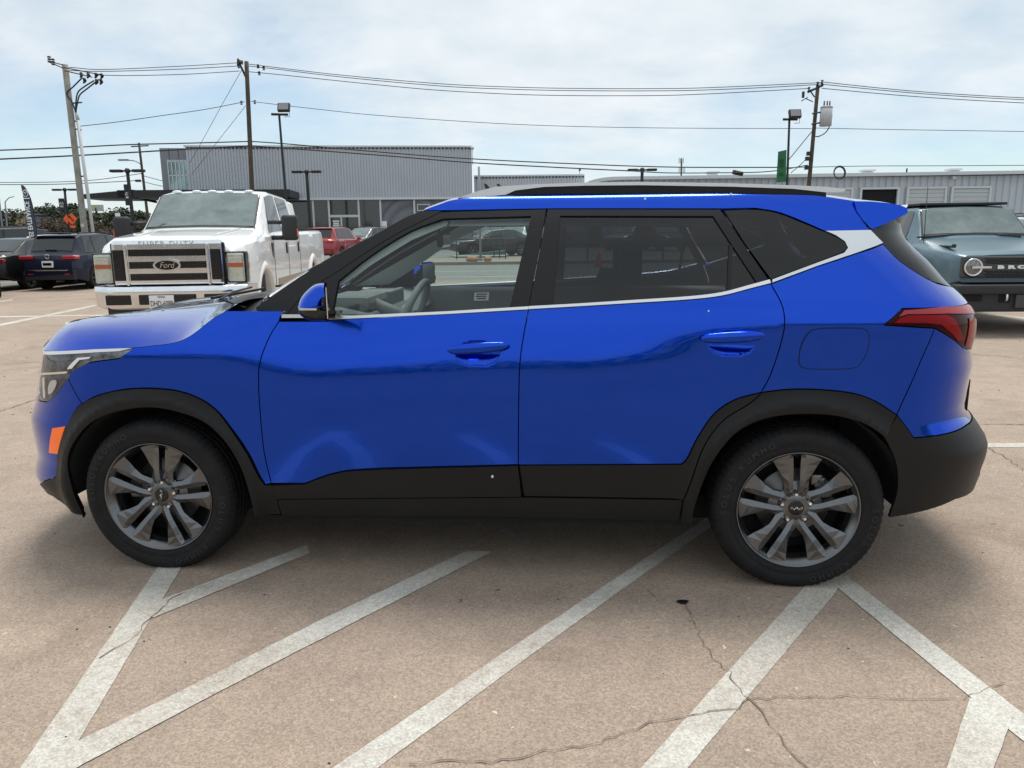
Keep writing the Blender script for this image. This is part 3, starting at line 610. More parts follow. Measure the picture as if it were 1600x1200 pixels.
for sg in (-1, 1):
    MB().box((sg * 1.27, 1.70, 1.44), (.25, .13, .36), bev=.05, smooth=True).tube([(sg * .92, 1.75, 1.30), (sg * 1.2, 1.72, 1.30)], .035).tube([(sg * .92, 1.75, 1.52), (sg * 1.2, 1.72, 1.52)], .03).build('tow_mirror', M_plast, pk)
    MB().box((sg * 1.385, 1.68, 1.37), (.015, .06, .11)).build('mirror_marker', M_orange, pk)
    for y in (2.66, 3.66): MB().box((sg * 1.003, y, 1.14), (.02, .05, .17), bev=.008).build('door_handle', M_plast, pk)
    MB().prism([(1.48, 1.23), (1.66, 1.23), (1.66, 1.0), (1.54, 1.04)], sg * .99, sg * 1.008, axis='x').build('fender_vent', M_pchrome, pk)
    for y in (1.72, 2.78, 3.80): MB().box((sg * 1.0015, y, .98), (.003, .012, .74)).build('door_seam', M_dark, pk)
    MB().box((sg * 1.003, 3.0, .66), (.012, 2.2, .10)).build('rocker_trim', smat('dusty_sill', (.33, .27, .2), .8) if 'dusty_sill' not in bpy.data.materials else bpy.data.materials['dusty_sill'], pk)
    # flared arches
    for ya in (1.03, 5.1):
        P = []
        for a in np.linspace(-.15, math.pi + .15, 20): P.append([(sg * xx, ya + rr * math.cos(a), .42 + rr * math.sin(a)) for rr, xx in ((.47, .95), (.475, 1.03), (.52, 1.035), (.57, 1.003), (.58, .98))])
        MB().grid(P, True).build('wheel_flare', P_white, pk)
for x in (-.56, -.25, 0, .25, .56): MB().sphere((x, 2.12 + abs(x) * .08, 1.975), .05, 10, 6, (1.6, 1, .5)).build('roof_marker', P_white, pk)
for xa, xb in ((-.62, .0), (.05, .72)): MB().tube([(xa, 1.40, 1.46), (xa + .06, 1.44, 1.50), (xb, 1.50, 1.50)], .014).build('wiper', M_plast, pk)
MB().box((0, 5.3, 1.437), (1.72, 2.2, .01)).build('bed_floor', M_plast, pk)
MB().sphere((0, 1.98, 1.86), .03, 10, 6, (1.4, .4, 1)).build('windscreen_sensor', M_white, pk); MB().box((.60, 1.52, 1.53), (.11, .006, .05), M=None).build('windscreen_sticker', M_white, pk)
for sg in (-1, 1): MB().tube([(sg * .50, .25, 1.345), (sg * .56, .8, 1.40), (sg * .62, 1.3, 1.435)], .006).build('hood_crease', P_white, pk)
# ---- teal off-road vehicle on the right
br = thing('off_road_vehicle', 'teal boxy off-road vehicle with round headlamps and white BRONCO lettering on its black grille', 'off-road vehicle', (6.64, 10.0, 0), R(-5), scale=1.0)
BR = dict(L=4.3, W=1.86, sh=[(0, 1.02), (.2, 1.06), (1.3, 1.13), (4.3, 1.16)], top=[(0, 1.02), (.08, 1.06), (1.2, 1.20), (1.32, 1.22), (1.72, 1.64), (1.85, 1.68), (4.1, 1.70), (4.25, 1.64), (4.3, 1.16)],
    gi=[(0, .05), (1.2, .08), (1.36, .12), (1.7, .22), (4.2, .20), (4.3, .04)], wf=[(0, .86), (.06, .91), (.25, .94), (4.0, .95), (4.3, .94)], zb=[(0, .68), (.4, .55), (1, .46), (4.3, .55)], axles=[.84, 3.55], ra=.46, rc=.42,
    rakef=[(.2, 0), (1.4, 0)], raker=[(.2, 0), (2, 0)], sides=[(1.62, 2.55, 1.8, 2.52), (2.65, 3.3, 2.62, 3.3), (3.4, 4.1, 3.4, 4.1)], ws=(1.36, 1.73), rw=None)
car_body(br, BR, P_teal)
for x in (-.92, .92):
    for y in (.84, 3.55): add_wheel(br, x, y, .41, .31, .22, M_rim, turn=(R(-32) if y < 1 else 0))
gr = MB().box((0, -.015, .875), (1.62, .05, .275), bev=.03).build('grille', smat('grille_grey', (.05, .052, .056), .45), br); mm = MB()
for r_, z in enumerate((.985, .965, .945, .925, .825, .805, .785, .765)):
    for k in range(17): mm.box((-.50 + k * .062 + (.03 if r_ % 2 else 0), -.044, z), (.048, .01, .010))
mm.build('grille_slots', M_dark, gr)
for i, chx in enumerate('BRONCO'):
    vs, fs = text_geo(chx, .062, .012, bold=.005); MB().add(vs, fs, M=Matrix.Translation((-.325 + i * .13, -.05, .875)) @ Matrix.Scale(2.1, 4, (1, 0, 0)) @ Matrix.Scale(.9, 4, (0, 0, 1))).build('grille_letter', M_white, gr)
for sg in (-1, 1):
    h = MB().lathe([(.001, 0), (.085, -.004), (.09, 0)], 32, M=Matrix.Translation((sg * .66, -.045, .875))).build('headlight', smat('round_lamp', (.06, .065, .065), .1, .5, coat=1, col2=(.3, .31, .3), vscale=22) if 'round_lamp' not in bpy.data.materials else bpy.data.materials['round_lamp'], br)
    MB().lathe([(.09, 0), (.10, -.016), (.112, -.016), (.118, 0)], 32, M=Matrix.Translation((sg * .66, -.045, .875))).build('lamp_ring', M_silver, h)
    MB().lathe([(.118, -.004), (.125, -.008), (.130, 0)], 32, M=Matrix.Translation((sg * .66, -.045, .875))).build('lamp_bezel', M_gloss, h)
    MB().box((sg * .565, -.066, .875), (.24, .012, .028), bev=.004).build('lamp_bar', M_silver, h)
    MB().box((sg * .795, -.01, .875), (.02, .05, .12), bev=.006).build('side_indicator', M_amber, br)
    MB().box((sg * .74, .55, 1.13), (.04, .42, .03), bev=.008).box((sg * .74, .36, 1.145), (.045, .05, .04), bev=.01).build('trail_sight', M_plast, br)
    for ya in (.84, 3.55):
        P = []
        for a in np.linspace(-.1, math.pi + .1, 20): P.append([(sg * xx, ya + rr * math.cos(a), .42 + rr * math.sin(a)) for rr, xx in ((.455, .80), (.46, .97), (.50, .975), (.54, .88), (.55, .86))])
        MB().grid(P, True).build('wheel_flare', M_plast, br)
    MB().box((sg * 1.06, 1.62, 1.26), (.22, .13, .17), bev=.04, smooth=True).box((sg * .92, 1.62, 1.2), (.12, .08, .05)).build('wing_mirror', M_plast, br)
    MB().tube([(sg * .72 - .1, 1.335, 1.245), (sg * .4 - .05, 1.35, 1.27), (sg * .2, 1.37, 1.26)], .013).build('wiper', M_plast, br)
bp = MB().box((0, -.10, .60), (1.80, .26, .12), bev=.03).box((0, -.06, .46), (1.70, .22, .30), bev=.03).build('front_bumper', M_plast, br)
MB().box((0, -.19, .45), (.36, .04, .17), bev=.01).build('plate_bracket', smat('bracket_grey', (.05, .052, .055), .5), bp)
for sg in (-1, 1):
    MB().box((sg * .30, -.175, .50), (.14, .02, .13), bev=.015).build('bumper_recess', M_dark, bp); MB().box((sg * .70, -.175, .50), (.24, .02, .10), bev=.02).build('bumper_recess', M_dark, bp); MB().tube([(sg * .30, -.18, .55), (sg * .30, -.23, .53), (sg * .30, -.23, .47), (sg * .30, -.18, .45)], .014).build('tow_hook', M_silver, bp)
MB().box((0, 2.95, 1.725), (1.26, 2.3, .04), bev=.015).build('soft_top', M_plast, br)
MB().tube([(-.80, 1.15, 1.15), (-.80, 1.18, 1.95)], .005).build('aerial', M_plast, br)
MB().box((-.05, 1.72, 1.60), (.18, .03, .08), bev=.01).build('inside_mirror', M_plast, br)
for x, z in ((.55, 1.565), (.63, 1.30)): MB().box((x, 1.66 if z > 1.5 else 1.435, z), (.07, .006, .05)).build('windscreen_sticker', M_white, br)
# ---- vehicles across the road
p = at(528, 400, 37); dark_suv('parked_hatchback', 'red hatchback behind the white pickup bed, rear window towards us', 'car', (p.x, p.y + 4, 0.06), math.pi - R(12), P_red, scale=.95)
p = at(538, 400, 47); dark_suv('parked_suv', 'grey crossover in front of the dark glass shopfront', 'car', (p.x, p.y, .06), R(-25), P_grey, scale=.98)
p = at(612, 400, 49); dark_suv('parked_suv', 'red crossover half hidden by the blue windscreen pillar, right of the shopfront door', 'car', (p.x, p.y, .06), R(-20), P_red, scale=.98)
for o_ in []: pass
p = at(1590, 400, 21.0); dark_suv('parked_suv', 'black crossover behind the teal off-road vehicle at the right edge', 'car', (p.x + .6, p.y, 0), R(-8), P_black, scale=1.0)
p = at(1592, 400, 16.2); dark_suv('parked_crossover', 'silver crossover at the right edge with a black mirror, behind the teal off-road vehicle', 'car', (p.x + .9, p.y, 0), R(-6), P_silver, scale=.93)
p = at(735, 400, 41.5); sedan('parked_sedan', 'pale blue-windowed black sedan across the road seen through the front window', 'car', (p.x - 1, p.y, .06), R(-70), P_black)
p = at(790, 400, 52); dark_suv('parked_suv', 'white crossover across the road seen through the front window', 'car', (p.x, p.y, .06), R(-20), P_white)
p = at(822, 400, 58); sedan('parked_sedan', 'red sedan across the road seen at the rear edge of the front window', 'car', (p.x, p.y, .06), R(-40), P_red)
p = at(960, 400, 50); dark_suv('parked_crossover', 'grey crossover across the road behind the tinted rear window', 'car', (p.x, p.y, .06), R(-30), P_grey)
p = at(1060, 400, 47); dark_suv('parked_suv', 'black crossover across the road behind the tinted rear window', 'car', (p.x, p.y, .06), R(20), P_black)
# ---- unseen hedge added behind the camera, a dark band for the paint to reflect
mb = MB()
for k in range(5200):
    x = random.uniform(-26, 26); y = -17 + random.uniform(-1, 1); h = 2.3 + .5 * math.sin(x * .8) + .3 * math.sin(x * 2.1 + 1); c = Vector((x, y, random.uniform(0, h))); s_ = random.uniform(.08, .2); a = Vector((random.gauss(0, 1), random.gauss(0, 1), random.gauss(0, .6))).normalized(); b = a.orthogonal().normalized()
    mb.add([c - a * s_ - b * s_ * .6, c + a * s_ - b * s_ * .5, c + a * s_ * .8 + b * s_ * .7, c - a * s_ * .7 + b * s_ * .6], [(0, 1, 2, 3)])
mb.build('added_hedge', smat('added_hedge_leaf', (.018, .026, .014), .8, var=.3), None, recalc=False, kind='stuff', label='dark hedge added behind the camera, out of view, for the blue doors to reflect', cat='hedge')
# ================================================================== buildings, poles, wires, signs, trees
M_corr = None
def corr_mat(name, c, period=.3, axis=0, depth=.5):
    m = bpy.data.materials.new(name); m.use_nodes = True; t = m.node_tree; p = t.nodes['Principled BSDF']; l = t.links; p.inputs['Roughness'].default_value = .5; p.inputs['Metallic'].default_value = .15
    g = nn(t, 'ShaderNodeTexCoord'); n = nn(t, 'ShaderNodeTexNoise'); n.inputs['Scale'].default_value = .5; n.inputs['Detail'].default_value = 6; l.new(g.outputs['Object'], n.inputs['Vector'])
    x = nn(t, 'ShaderNodeMix'); x.data_type = 'RGBA'; l.new(n.outputs['Fac'], x.inputs['Factor']); x.inputs[6].default_value = (*[v * .9 for v in c], 1); x.inputs[7].default_value = (*[v * 1.1 for v in c], 1); l.new(x.outputs[2], p.inputs['Base Color']); return m
M_metalwall = corr_mat('ribbed_metal_siding', (.46, .485, .53)); M_metal2 = corr_mat('ribbed_metal_pale', (.50, .53, .57)); M_panelg = smat('flat_grey_panel', (.22, .23, .26), .5, .2)
M_dkglass = smat('shop_glass', (.012, .015, .018), .05, spec=.9); M_dkpanel = smat('charcoal_panel', (.022, .026, .032), .5); M_mull = smat('pale_mullion', (.55, .57, .58), .4, .4); M_trim = smat('pale_trim', (.6, .62, .64), .5)
M_skyglass = glass_mat('stair_glass', (.45, .6, .62)); M_bmetal = smat('black_metal', (.012, .012, .013), .5); M_wood = smat('pole_wood', (.075, .06, .045), .85, var=.4, vscale=5, bump=.4, bscale=30); M_conc = smat('pole_concrete', (.30, .285, .25), .85, var=.25, vscale=3); M_pvc = smat('pale_conduit', (.55, .56, .56), .5)
M_wire = smat('wire_black', (.02, .02, .022), .6); M_roller = smat('roller_door', (.50, .52, .53), .5)
def ribbed(x0, x1, z0, z1, y, pitch=.40, d=.06, par=None, name='ribbed_wall', mat=None, ang=0.0):
    """corrugated cladding as real ribs along x"""
    mb = MB(); n = int((x1 - x0) / pitch); top = []; P = []
    for i in range(n):
        a = x0 + (x1 - x0) * i / n; w_ = (x1 - x0) / n
        for fx, fd in ((0, 0), (.62, 0), (.70, d), (.92, d)): P.append((a + w_ * fx, y + fd))
    P.append((x1, y)); mb.grid([[(x, yy, z0), (x, yy, z1)] for x, yy in P], False); return mb.build(name, mat or M_metalwall, par)
GZ = .064
# ---- showroom
sh0 = at(296, 300, 57.5); sh1 = at(738, 300, 60); a_s = math.atan2(sh1.y - sh0.y, sh1.x - sh0.x); Lb = math.hypot(sh1.x - sh0.x, sh1.y - sh0.y)
bd = thing('showroom_building', 'grey ribbed-metal showroom with dark glass shopfront and a long black canopy', 'building', (sh0.x, sh0.y, 0), a_s)
zt = at(296, 229, 57.5).z; zb = at(520, 309.5, 58.6).z
ribbed(0, Lb, zb, zt, 0, .21, .05, bd)
MB().box((Lb / 2, -.03, zt + .03), (Lb + .2, .16, .12)).box((Lb / 2, -.04, zb - .05), (Lb + .1, .14, .16)).build('wall_trim', M_trim, bd)
mb = MB(); [mb.box((k * Lb / 72 + .15, -.02, zt - .10), (.16, .05, .10)) for k in range(72)]; mb.build('cap_flashing', M_dkpanel, bd)
MB().box((Lb / 2, 7.2, (zt + GZ) / 2), (Lb - .1, 14, zt - GZ - .1)).build('wall_core', M_panelg, bd)
MB().box((Lb / 2, .35, (zb + GZ) / 2), (Lb, .3, zb - GZ - .12)).build('shopfront_wall', M_dkpanel, bd)
def lx(px_, yy=0.0):
    d = cam_rays(px_, 340); n = Vector((-math.sin(a_s), math.cos(a_s))); t = ((sh0.x * n.x + sh0.y * n.y) + yy) / (d[0] * n.x + d[1] * n.y); return (t * d[0] - sh0.x) * math.cos(a_s) + (t * d[1] - sh0.y) * math.sin(a_s)
def lz(py, px_=540): return at(px_, py, 58.8).z
for a, b in ((455, 489), (491, 513), (516, 559), (563, 593)):
    MB().box(((lx(a) + lx(b)) / 2, .17, (zb - .15 + GZ) / 2 + .02), (lx(b) - lx(a), .04, zb - .2 - GZ)).build('shop_window', M_dkglass, bd)
for a in (490, 514.5, 561, 595, 648): MB().box((lx(a), .12, (zb + GZ) / 2 - .05), (.14, .12, zb - GZ - .14)).build('mullion', M_mull, bd)
MB().box(((lx(515) + lx(561)) / 2, .11, lz(337.5)), (lx(561) - lx(515), .11, .17)).build('mullion', M_mull, bd)
dr = MB().box((lx(533), .11, (lz(338) + GZ) / 2), (.12, .11, lz(338) - GZ - .1)).build('door_frame', M_mull, bd)
mb = MB(); [mb.box((lx(524.5), .10, lz(y)), (w_, .02, .10)) for y, w_ in ((345.5, .48), (349, .40), (352, .46), (354.5, .5))]; mb.build('door_notice', M_white, bd)
MB().box((lx(599.5), .10, lz(351.5)), (.42, .03, .5)).box((lx(600), .08, lz(352.5)), (.1, .02, .12)).build('wall_notice', M_white, bd)
MB().box((lx(662), .12, lz(325)), (.95, .06, .5)).build('window_frame', M_mull, bd); MB().box((lx(662), .10, lz(325)), (.8, .06, .36)).build('window_pane', M_dkglass, bd)
zc = at(300, 302, 55).z; x_l = lx(168); x_r = lx(470)
cp = MB().box(((x_l + 2.5 + x_r) / 2, -2.4, zc - .12), (x_r - x_l - 2.5, 4.6, .5)).build('canopy', M_bmetal, bd)
MB().prism([(x_l, zc - .15), (x_l + 3.5, zc + .16), (x_l + 3.5, zc - .42), (x_l, zc - .38)], -4.7, -.1).build('canopy_tip', M_bmetal, bd)
MB().tube([(x_l + 3.0, -2.5, zc - .3), (x_l + 6.6, -2.5, zc - 1.1), (x_l + 6.6, -2.5, zc - .3)], .08).box((x_l + 6.8, -2.5, (zc - .4) / 2), (.18, .18, zc - .4)).box((x_l + 4.9, -2.5, (zc - .4) / 2), (.10, .10, zc - .4)).build('canopy_post', M_bmetal, bd)
x5 = lx(256); zt2 = at(270, 237.5, 57.5).z
MB().box((x5 / 2, 1.4, (zt2 + zc) / 2 + .3), (-x5 - .06, 2.0, zt2 - zc - .6 + .6), None).build('corner_wall', M_panelg, bd)
MB().box((x5 / 2, 4, (zc + GZ) / 2 - .4), (-x5, 6.6, zc - GZ - .2)).build('corner_base', M_dkpanel, bd)
for k in (.33, .66): MB().box((x5 * k, .39, (zt2 + zc) / 2 + .3), (.03, .02, zt2 - zc)).build('panel_joint', M_dkpanel, bd)
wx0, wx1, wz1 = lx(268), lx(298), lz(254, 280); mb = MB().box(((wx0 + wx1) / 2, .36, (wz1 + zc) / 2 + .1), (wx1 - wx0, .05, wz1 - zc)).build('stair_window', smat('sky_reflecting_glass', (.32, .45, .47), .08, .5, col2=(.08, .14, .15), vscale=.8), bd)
mm = MB(); [mm.box((wx0 + (wx1 - wx0) * k, .31, (wz1 + zc) / 2 + .1), (.07, .06, wz1 - zc)) for k in (0, .2, .4, .6, .8, 1)]; [mm.box(((wx0 + wx1) / 2, .31, z), (wx1 - wx0, .06, .08)) for z in (wz1, (wz1 + zc) / 2 + .2)]; mm.build('window_frame', M_mull, bd)
MB().sphere((Lb + .05, -.3, zt - .1), .14, 10, 6).tube([(Lb + .05, -.3, zt - .2), (Lb + .05, -.3, zt - 1.3)], .03).build('wall_lamp', M_trim, bd)
# ---- low link building
k0 = at(741, 300, 62); k1 = at(913, 300, 62); zk = at(800, 275.5, 62).z
b2 = thing('link_building', 'low ribbed-metal building joining the showroom and the service building', 'building', (k0.x, 62, 0))
ribbed(0, k1.x - k0.x, 1.2, zk, 0, .22, .05, b2, mat=M_metal2); MB().box(((k1.x - k0.x) / 2, 5, zk / 2), (k1.x - k0.x, 9.8, zk - .05)).build('wall_core', M_panelg, b2); MB().box(((k1.x - k0.x) / 2, -.02, zk + .04), (k1.x - k0.x, .15, .12)).build('wall_trim', M_trim, b2)
mb = MB(); [mb.box((k * .26 + .2, -.03, zk - .10), (.12, .05, .10)) for k in range(int((k1.x - k0.x) / .26))]; mb.build('cap_flashing', M_dkpanel, b2)
MB().sphere((8.3, .4, zk + .45), .09, 8, 6).tube([(8.3, .4, zk), (8.3, .4, zk + .4)], .02).build('roof_sensor', M_bmetal, b2)
# ---- service building
s0 = at(911, 300, 60); s1 = at(1720, 300, 60); zS = at(1300, 270.5, 60).z
b3 = thing('service_building', 'long pale metal service building with roller doors on the right', 'building', (s0.x, 60, 0)); W3 = s1.x - s0.x
ribbed(1.5, W3, 1.0, zS - .3, .1, .52, .07, b3, mat=M_metal2, name='ribbed_wall'); MB().box((W3 / 2 + .6, 8.2, zS / 2 - .2), (W3 - 1.6, 16, zS - .5)).build('wall_core', M_panelg, b3)
roof = [(0, zS - .75)] + [(0 + 2.6 * (1 - math.cos(t)) , zS - .75 + .65 * math.sin(t)) for t in np.linspace(.2, math.pi / 2, 8)] + [(W3, zS + .02), (W3, zS - .22), (2.7, zS - .34)] + [(2.6 - 2.3 * math.sin(t), zS - .95 + .6 * math.cos(t)) for t in np.linspace(0.05, 1.4, 7)]
MB().prism(roof, -.5, 16.4).build('roof', M_trim, b3)
def sx(px_): return at(px_, 320, 60).x - s0.x
for a, b, opened in ((1345, 1400, True), (1418, 1474, False), (1487, 1543, False), (1275, 1328, False)):
    zd = at(1450, 295, 60).z; w_ = sx(b) - sx(a)
    f = MB().box((sx(a) - .08, -.02, zd / 2), (.16, .16, zd)).box((sx(b) + .08, -.02, zd / 2), (.16, .16, zd)).box(((sx(a) + sx(b)) / 2, -.02, zd + .08), (w_ + .3, .16, .16)).build('door_frame', M_trim, b3)
    if opened: MB().box(((sx(a) + sx(b)) / 2, .12, zd / 2), (w_, .06, zd)).build('open_doorway', M_dark, b3)
    else:
        mb = MB(); nz_ = int(zd / .3)
        for k in range(nz_): mb.box(((sx(a) + sx(b)) / 2, .03, (k + .5) * zd / nz_), (w_, .05, zd / nz_ - .03))
        mb.box(((sx(a) + sx(b)) / 2, .07, zd / 2), (w_, .02, zd)); mb.build('roller_door', M_roller, b3)
for a in (1132, 1388, 1530): 
    MB().box((sx(a), 4, zS + .15), (.7, .7, .35)).box((sx(a), 4, zS + .42), (.95, .95, .14)).build('roof_vent', M_trim, b3)
MB().tube([(sx(1443), 3, zS), (sx(1443), 3, zS + .5)], .06).build('roof_pipe', M_bmetal, b3)
MB().box((sx(1484), -.15, zS - .45), (.25, .3, .18)).build('wall_light', M_trim, b3)
# ---- far buildings at the left
p0 = at(12, 355, 150); p1 = at(33, 355, 150); zz = at(20, 335, 150).z
t = thing('distant_house', 'tan building on the horizon left of the sales flag', 'building', (p0.x, 150, 0)); MB().box(((p1.x - p0.x) / 2, 4, zz / 2), (p1.x - p0.x, 8, zz), None).build('wall', smat('tan_wall', (.34, .25, .17), .8, var=.15, vscale=.4), t); MB().box(((p1.x - p0.x) / 2, 4, zz + .1), (p1.x - p0.x + .5, 8.6, .3)).build('roof', M_panelg, t)
for k in (.3, .7): MB().box(((p1.x - p0.x) * k, -.03, zz * .55), (.5, .06, 1.0)).build('window', M_dkglass, t)
t = thing('distant_shed', 'grey shed wall behind the sales flag', 'building', (p1.x + .1, 155, 0)); q = at(55, 350, 155).x - p1.x; MB().box((q / 2, 4, zz * .47), (q, 8, zz * .95)).build('wall', M_panelg, t); MB().box((q / 2, 4, zz * .96), (q + .4, 8.4, .25)).build('roof', M_dkpanel, t)
# ---- overpass and billboard
o0 = at(136, 345, 190); zo = at(150, 336, 190).z; t = thing('overpass', 'pale concrete overpass end left of the pickup mirror', 'bridge', (o0.x - 8, 190, 0))
MB().box((9, 3, zo), (15, 6, 1.1)).build('deck', M_conc, t); MB().box((4.5, 3, zo / 2), (1, 5, zo)).box((12, 3, zo / 2), (1, 5, zo)).build('pier', M_conc, t)
p = at(150, 325, 170); t = thing('billboard', 'pale billboard with a yellow mark beside the white conduit', 'billboard', (p.x, 170, 0)); MB().box((0, 0, p.z), (3.2, .3, 1.35)).build('board', smat('board_face', (.5, .53, .5), .6), t); MB().box((0, -.18, p.z + .2), (.6, .05, .5)).build('board_mark', smat('board_yellow', (.6, .45, .05), .6), t); MB().tube([(0, 0, 0), (0, 0, p.z)], .25).build('post', M_bmetal, t)
# ---- poles
def pole(name, label, cat, pt, pb, Z, r0, r1, mat, n=14):
    T = at(*pt, Z); B = at(*pb, Z); k = (T.z - 0.0) / (T.z - B.z); G = T.lerp(B, k); root = thing(name, label, cat, (G.x, G.y, 0)); o = G.copy(); o.z = 0
    mb = MB(); pts = [T.lerp(G, q) - o for q in np.linspace(0, 1, 7)]; mb.tube(pts, r0, n, rs=[r1 + (r0 - r1) * q for q in np.linspace(0, 1, 7)]); mb.build('pole', mat, root); return root, T - o, o
def insul(mb, p, h=.16, r=.05):
    for k in range(3): mb.cyl(p + Vector((0, 0, h * k / 3)), p + Vector((0, 0, h * (k + .6) / 3)), r, r * .7, 8)
    return mb
# centre wooden pole
uc, Tc, Oc = pole('utility_pole', 'brown wooden utility pole rising behind the rear of the white pickup cab', 'utility pole', (385, 96), (394, 303), 40, .125, .10, M_wood)
mb = MB(); A = at(374, 99, 40) - Oc; mb.tube([Tc + Vector((-.05, 0, -.8)), A, A + Vector((.1, 0, .05))], .06).tube([A + Vector((-.25, .5, .0)), A + Vector((.25, -.9, 0))], .05); mb.build('cross_arm', M_wood, uc)
[insul(MB(), at(*q, 40) - Oc - Vector((0, 0, .1)), .2, .07).build('insulator', M_bmetal, uc) for q in ((374, 96), (378, 97), (373, 103), (403, 103), (412, 106), (405, 114), (377, 160), (398, 159))]
# left concrete pole with riser
ul, Tl, Ol = pole('utility_pole', 'leaning grey concrete utility pole left of the pickup with cable terminations near its top', 'utility pole', (101.5, 101), (133, 367), 34, .135, .120, M_conc)
mb = MB(); [mb.tube([at(*a, 34) - Ol + Vector((0, -.2, 0)), at(*b, 34) - Ol + Vector((0, -.2, 0))], .022) for a, b in (((103, 103), (79, 97)), ((103, 108), (82, 99)), ((104, 107), (160, 118)), ((105, 112), (148, 122)))]; mb.build('cross_arm', M_bmetal, ul)
[insul(MB(), at(*q, 34) - Ol + Vector((0, -.2, 0)), .28, .08).build('insulator', M_bmetal, ul) for q in ((82, 99), (88, 103))]
for x, y in ((126, 113), (137, 114), (149, 114), (158, 115), (131, 122), (150, 124), (157, 124)): MB().cyl(at(x, y, 34) - Ol, at(x + 2, y + 5, 34) - Ol, .055, .075, 8).cyl(at(x + 2, y + 5, 34) - Ol, at(x - 1, y + 8, 34) - Ol, .05, .03, 8).build('cable_termination', M_bmetal, ul)
mb = MB()
for pts in ([(132, 122), (117, 137), (108, 145), (109, 151), (116, 161), (121, 175)], [(150, 127), (134, 137), (125, 145), (122, 158), (121, 176)], [(158, 125), (140, 139), (128, 149), (124, 162), (121.5, 177)]): mb.tube([at(*q, 34) - Ol + Vector((0, -.15, 0)) for q in crom(pts, 4)], .028, 6)
mb.build('riser_cable', M_bmetal, ul)
mb = MB(); P = [at(*q, 34) - Ol for q in ((121.5, 187), (146, 368))]; G = P[0].lerp(P[1], P[0].z / (P[0].z - P[1].z)); mb.tube([P[0], G], .07, 10); mb.cyl(P[0] + Vector((-.05, 0, .35)), P[0], .05, .08); mb.build('riser_conduit', M_pvc, ul)
mb = MB()
for a, b in (((104, 162), (128, 160)), ((113, 201), (127, 203)), ((122, 276), (133, 275)), ((108, 186), (120, 190)), ((131, 340), (142, 340))): mb.tube([at(*a, 34) - Ol, at(*b, 34) - Ol], .03)
mb.build('bracket', M_bmetal, ul)
MB().box(at(128.5, 352, 33.6) - Ol, (.12, .03, .14)).build('pole_tag', M_pvc, ul)
# right pole with transformer
ur, Tr_, Or_ = pole('utility_pole', 'dark wooden utility pole with a grey transformer on the right', 'utility pole', (1278, 133), (1264, 288), 38, .11, .085, M_wood)
mb = MB(); mb.tube([at(1286, 133, 37.8) - Or_, at(1262, 144, 37.8) - Or_], .055).tube([at(1266, 142, 37.8) - Or_, at(1273, 152, 37.8) - Or_], .03); mb.build('cross_arm', M_bmetal, ur)
[insul(MB(), at(*q, 37.8) - Or_, .2, .07).build('insulator', M_bmetal, ur) for q in ((1284.5, 131), (1277.5, 134), (1264, 142))]
mb = MB(); c = at(1290.5, 183, 37.6) - Or_; mb.cyl(c - Vector((0, 0, .40)), c + Vector((0, 0, .42)), .27, .27, 20); mb.cyl(c + Vector((0, 0, .42)), c + Vector((0, 0, .48)), .29, .24, 20); mb.build('transformer', smat('transformer_grey', (.45, .46, .48), .5), ur)
[MB().cyl(c + Vector((x, 0, .48)), c + Vector((x, 0, .72)), .035, .03, 8).build('bushing', M_bmetal, ur) for x in (-.12, .02, .14)]; [MB().tube([c + Vector((-.27, 0, z)), c + Vector((-.62, .1, z - .05))], .035).build('transformer_bracket', M_bmetal, ur) for z in (.22, -.25)]
mb = MB(); [mb.tube([at(*q, 37.7) - Or_ for q in crom(pp_, 4)], .022, 6) for pp_ in ([(1300, 176), (1299, 188), (1294, 202), (1286, 210), (1276, 214)], [(1300, 176), (1298, 192), (1291, 206), (1280, 213), (1274, 213)], [(1252, 158), (1262, 152)], [(1259, 154), (1270, 159)])]; mb.box(at(1255, 148, 37.7) - Or_, (.10, .08, .28)).build('drop_cable', M_bmetal, ur)
[MB().box(at(*q, 37.7) - Or_, (.14, .16, .18)).build('pole_hardware', M_bmetal, ur) for q in ((1261, 248), (1260, 262), (1267, 250), (1263, 240))]
MB().tube([at(1312 + 9 * math.cos(t), 269.5 + 10 * math.sin(t), 37.9) - Or_ for t in np.linspace(0, 2 * math.pi, 25)], .03, 6).tube([at(1311.5 + 8 * math.cos(t), 270 + 9 * math.sin(t), 37.9) - Or_ for t in np.linspace(0, 2 * math.pi, 25)], .02, 6).build('cable_coil', M_wire, ur)
# far pole with street lamp arm
uf, Tf, Of = pole('utility_pole', 'thin distant pole with a curved street lamp arm left of the showroom', 'utility pole', (217, 223), (226.5, 303), 75, .15, .10, M_wood)
MB().tube([at(205, 229, 75) - Of, at(232, 227.5, 75) - Of], .06).build('cross_arm', M_wood, uf)
MB().tube([at(*q, 75) - Of for q in crom([(220, 256.5), (212, 252), (204, 250.5), (193, 250)], 4)], .05).box(at(193, 250, 75) - Of, (.9, .3, .14)).build('lamp_arm', M_panelg, uf)
MB().box(at(216, 282.5, 75) - Of, (.45, .3, .2)).build('splice_case', M_bmetal, uf)
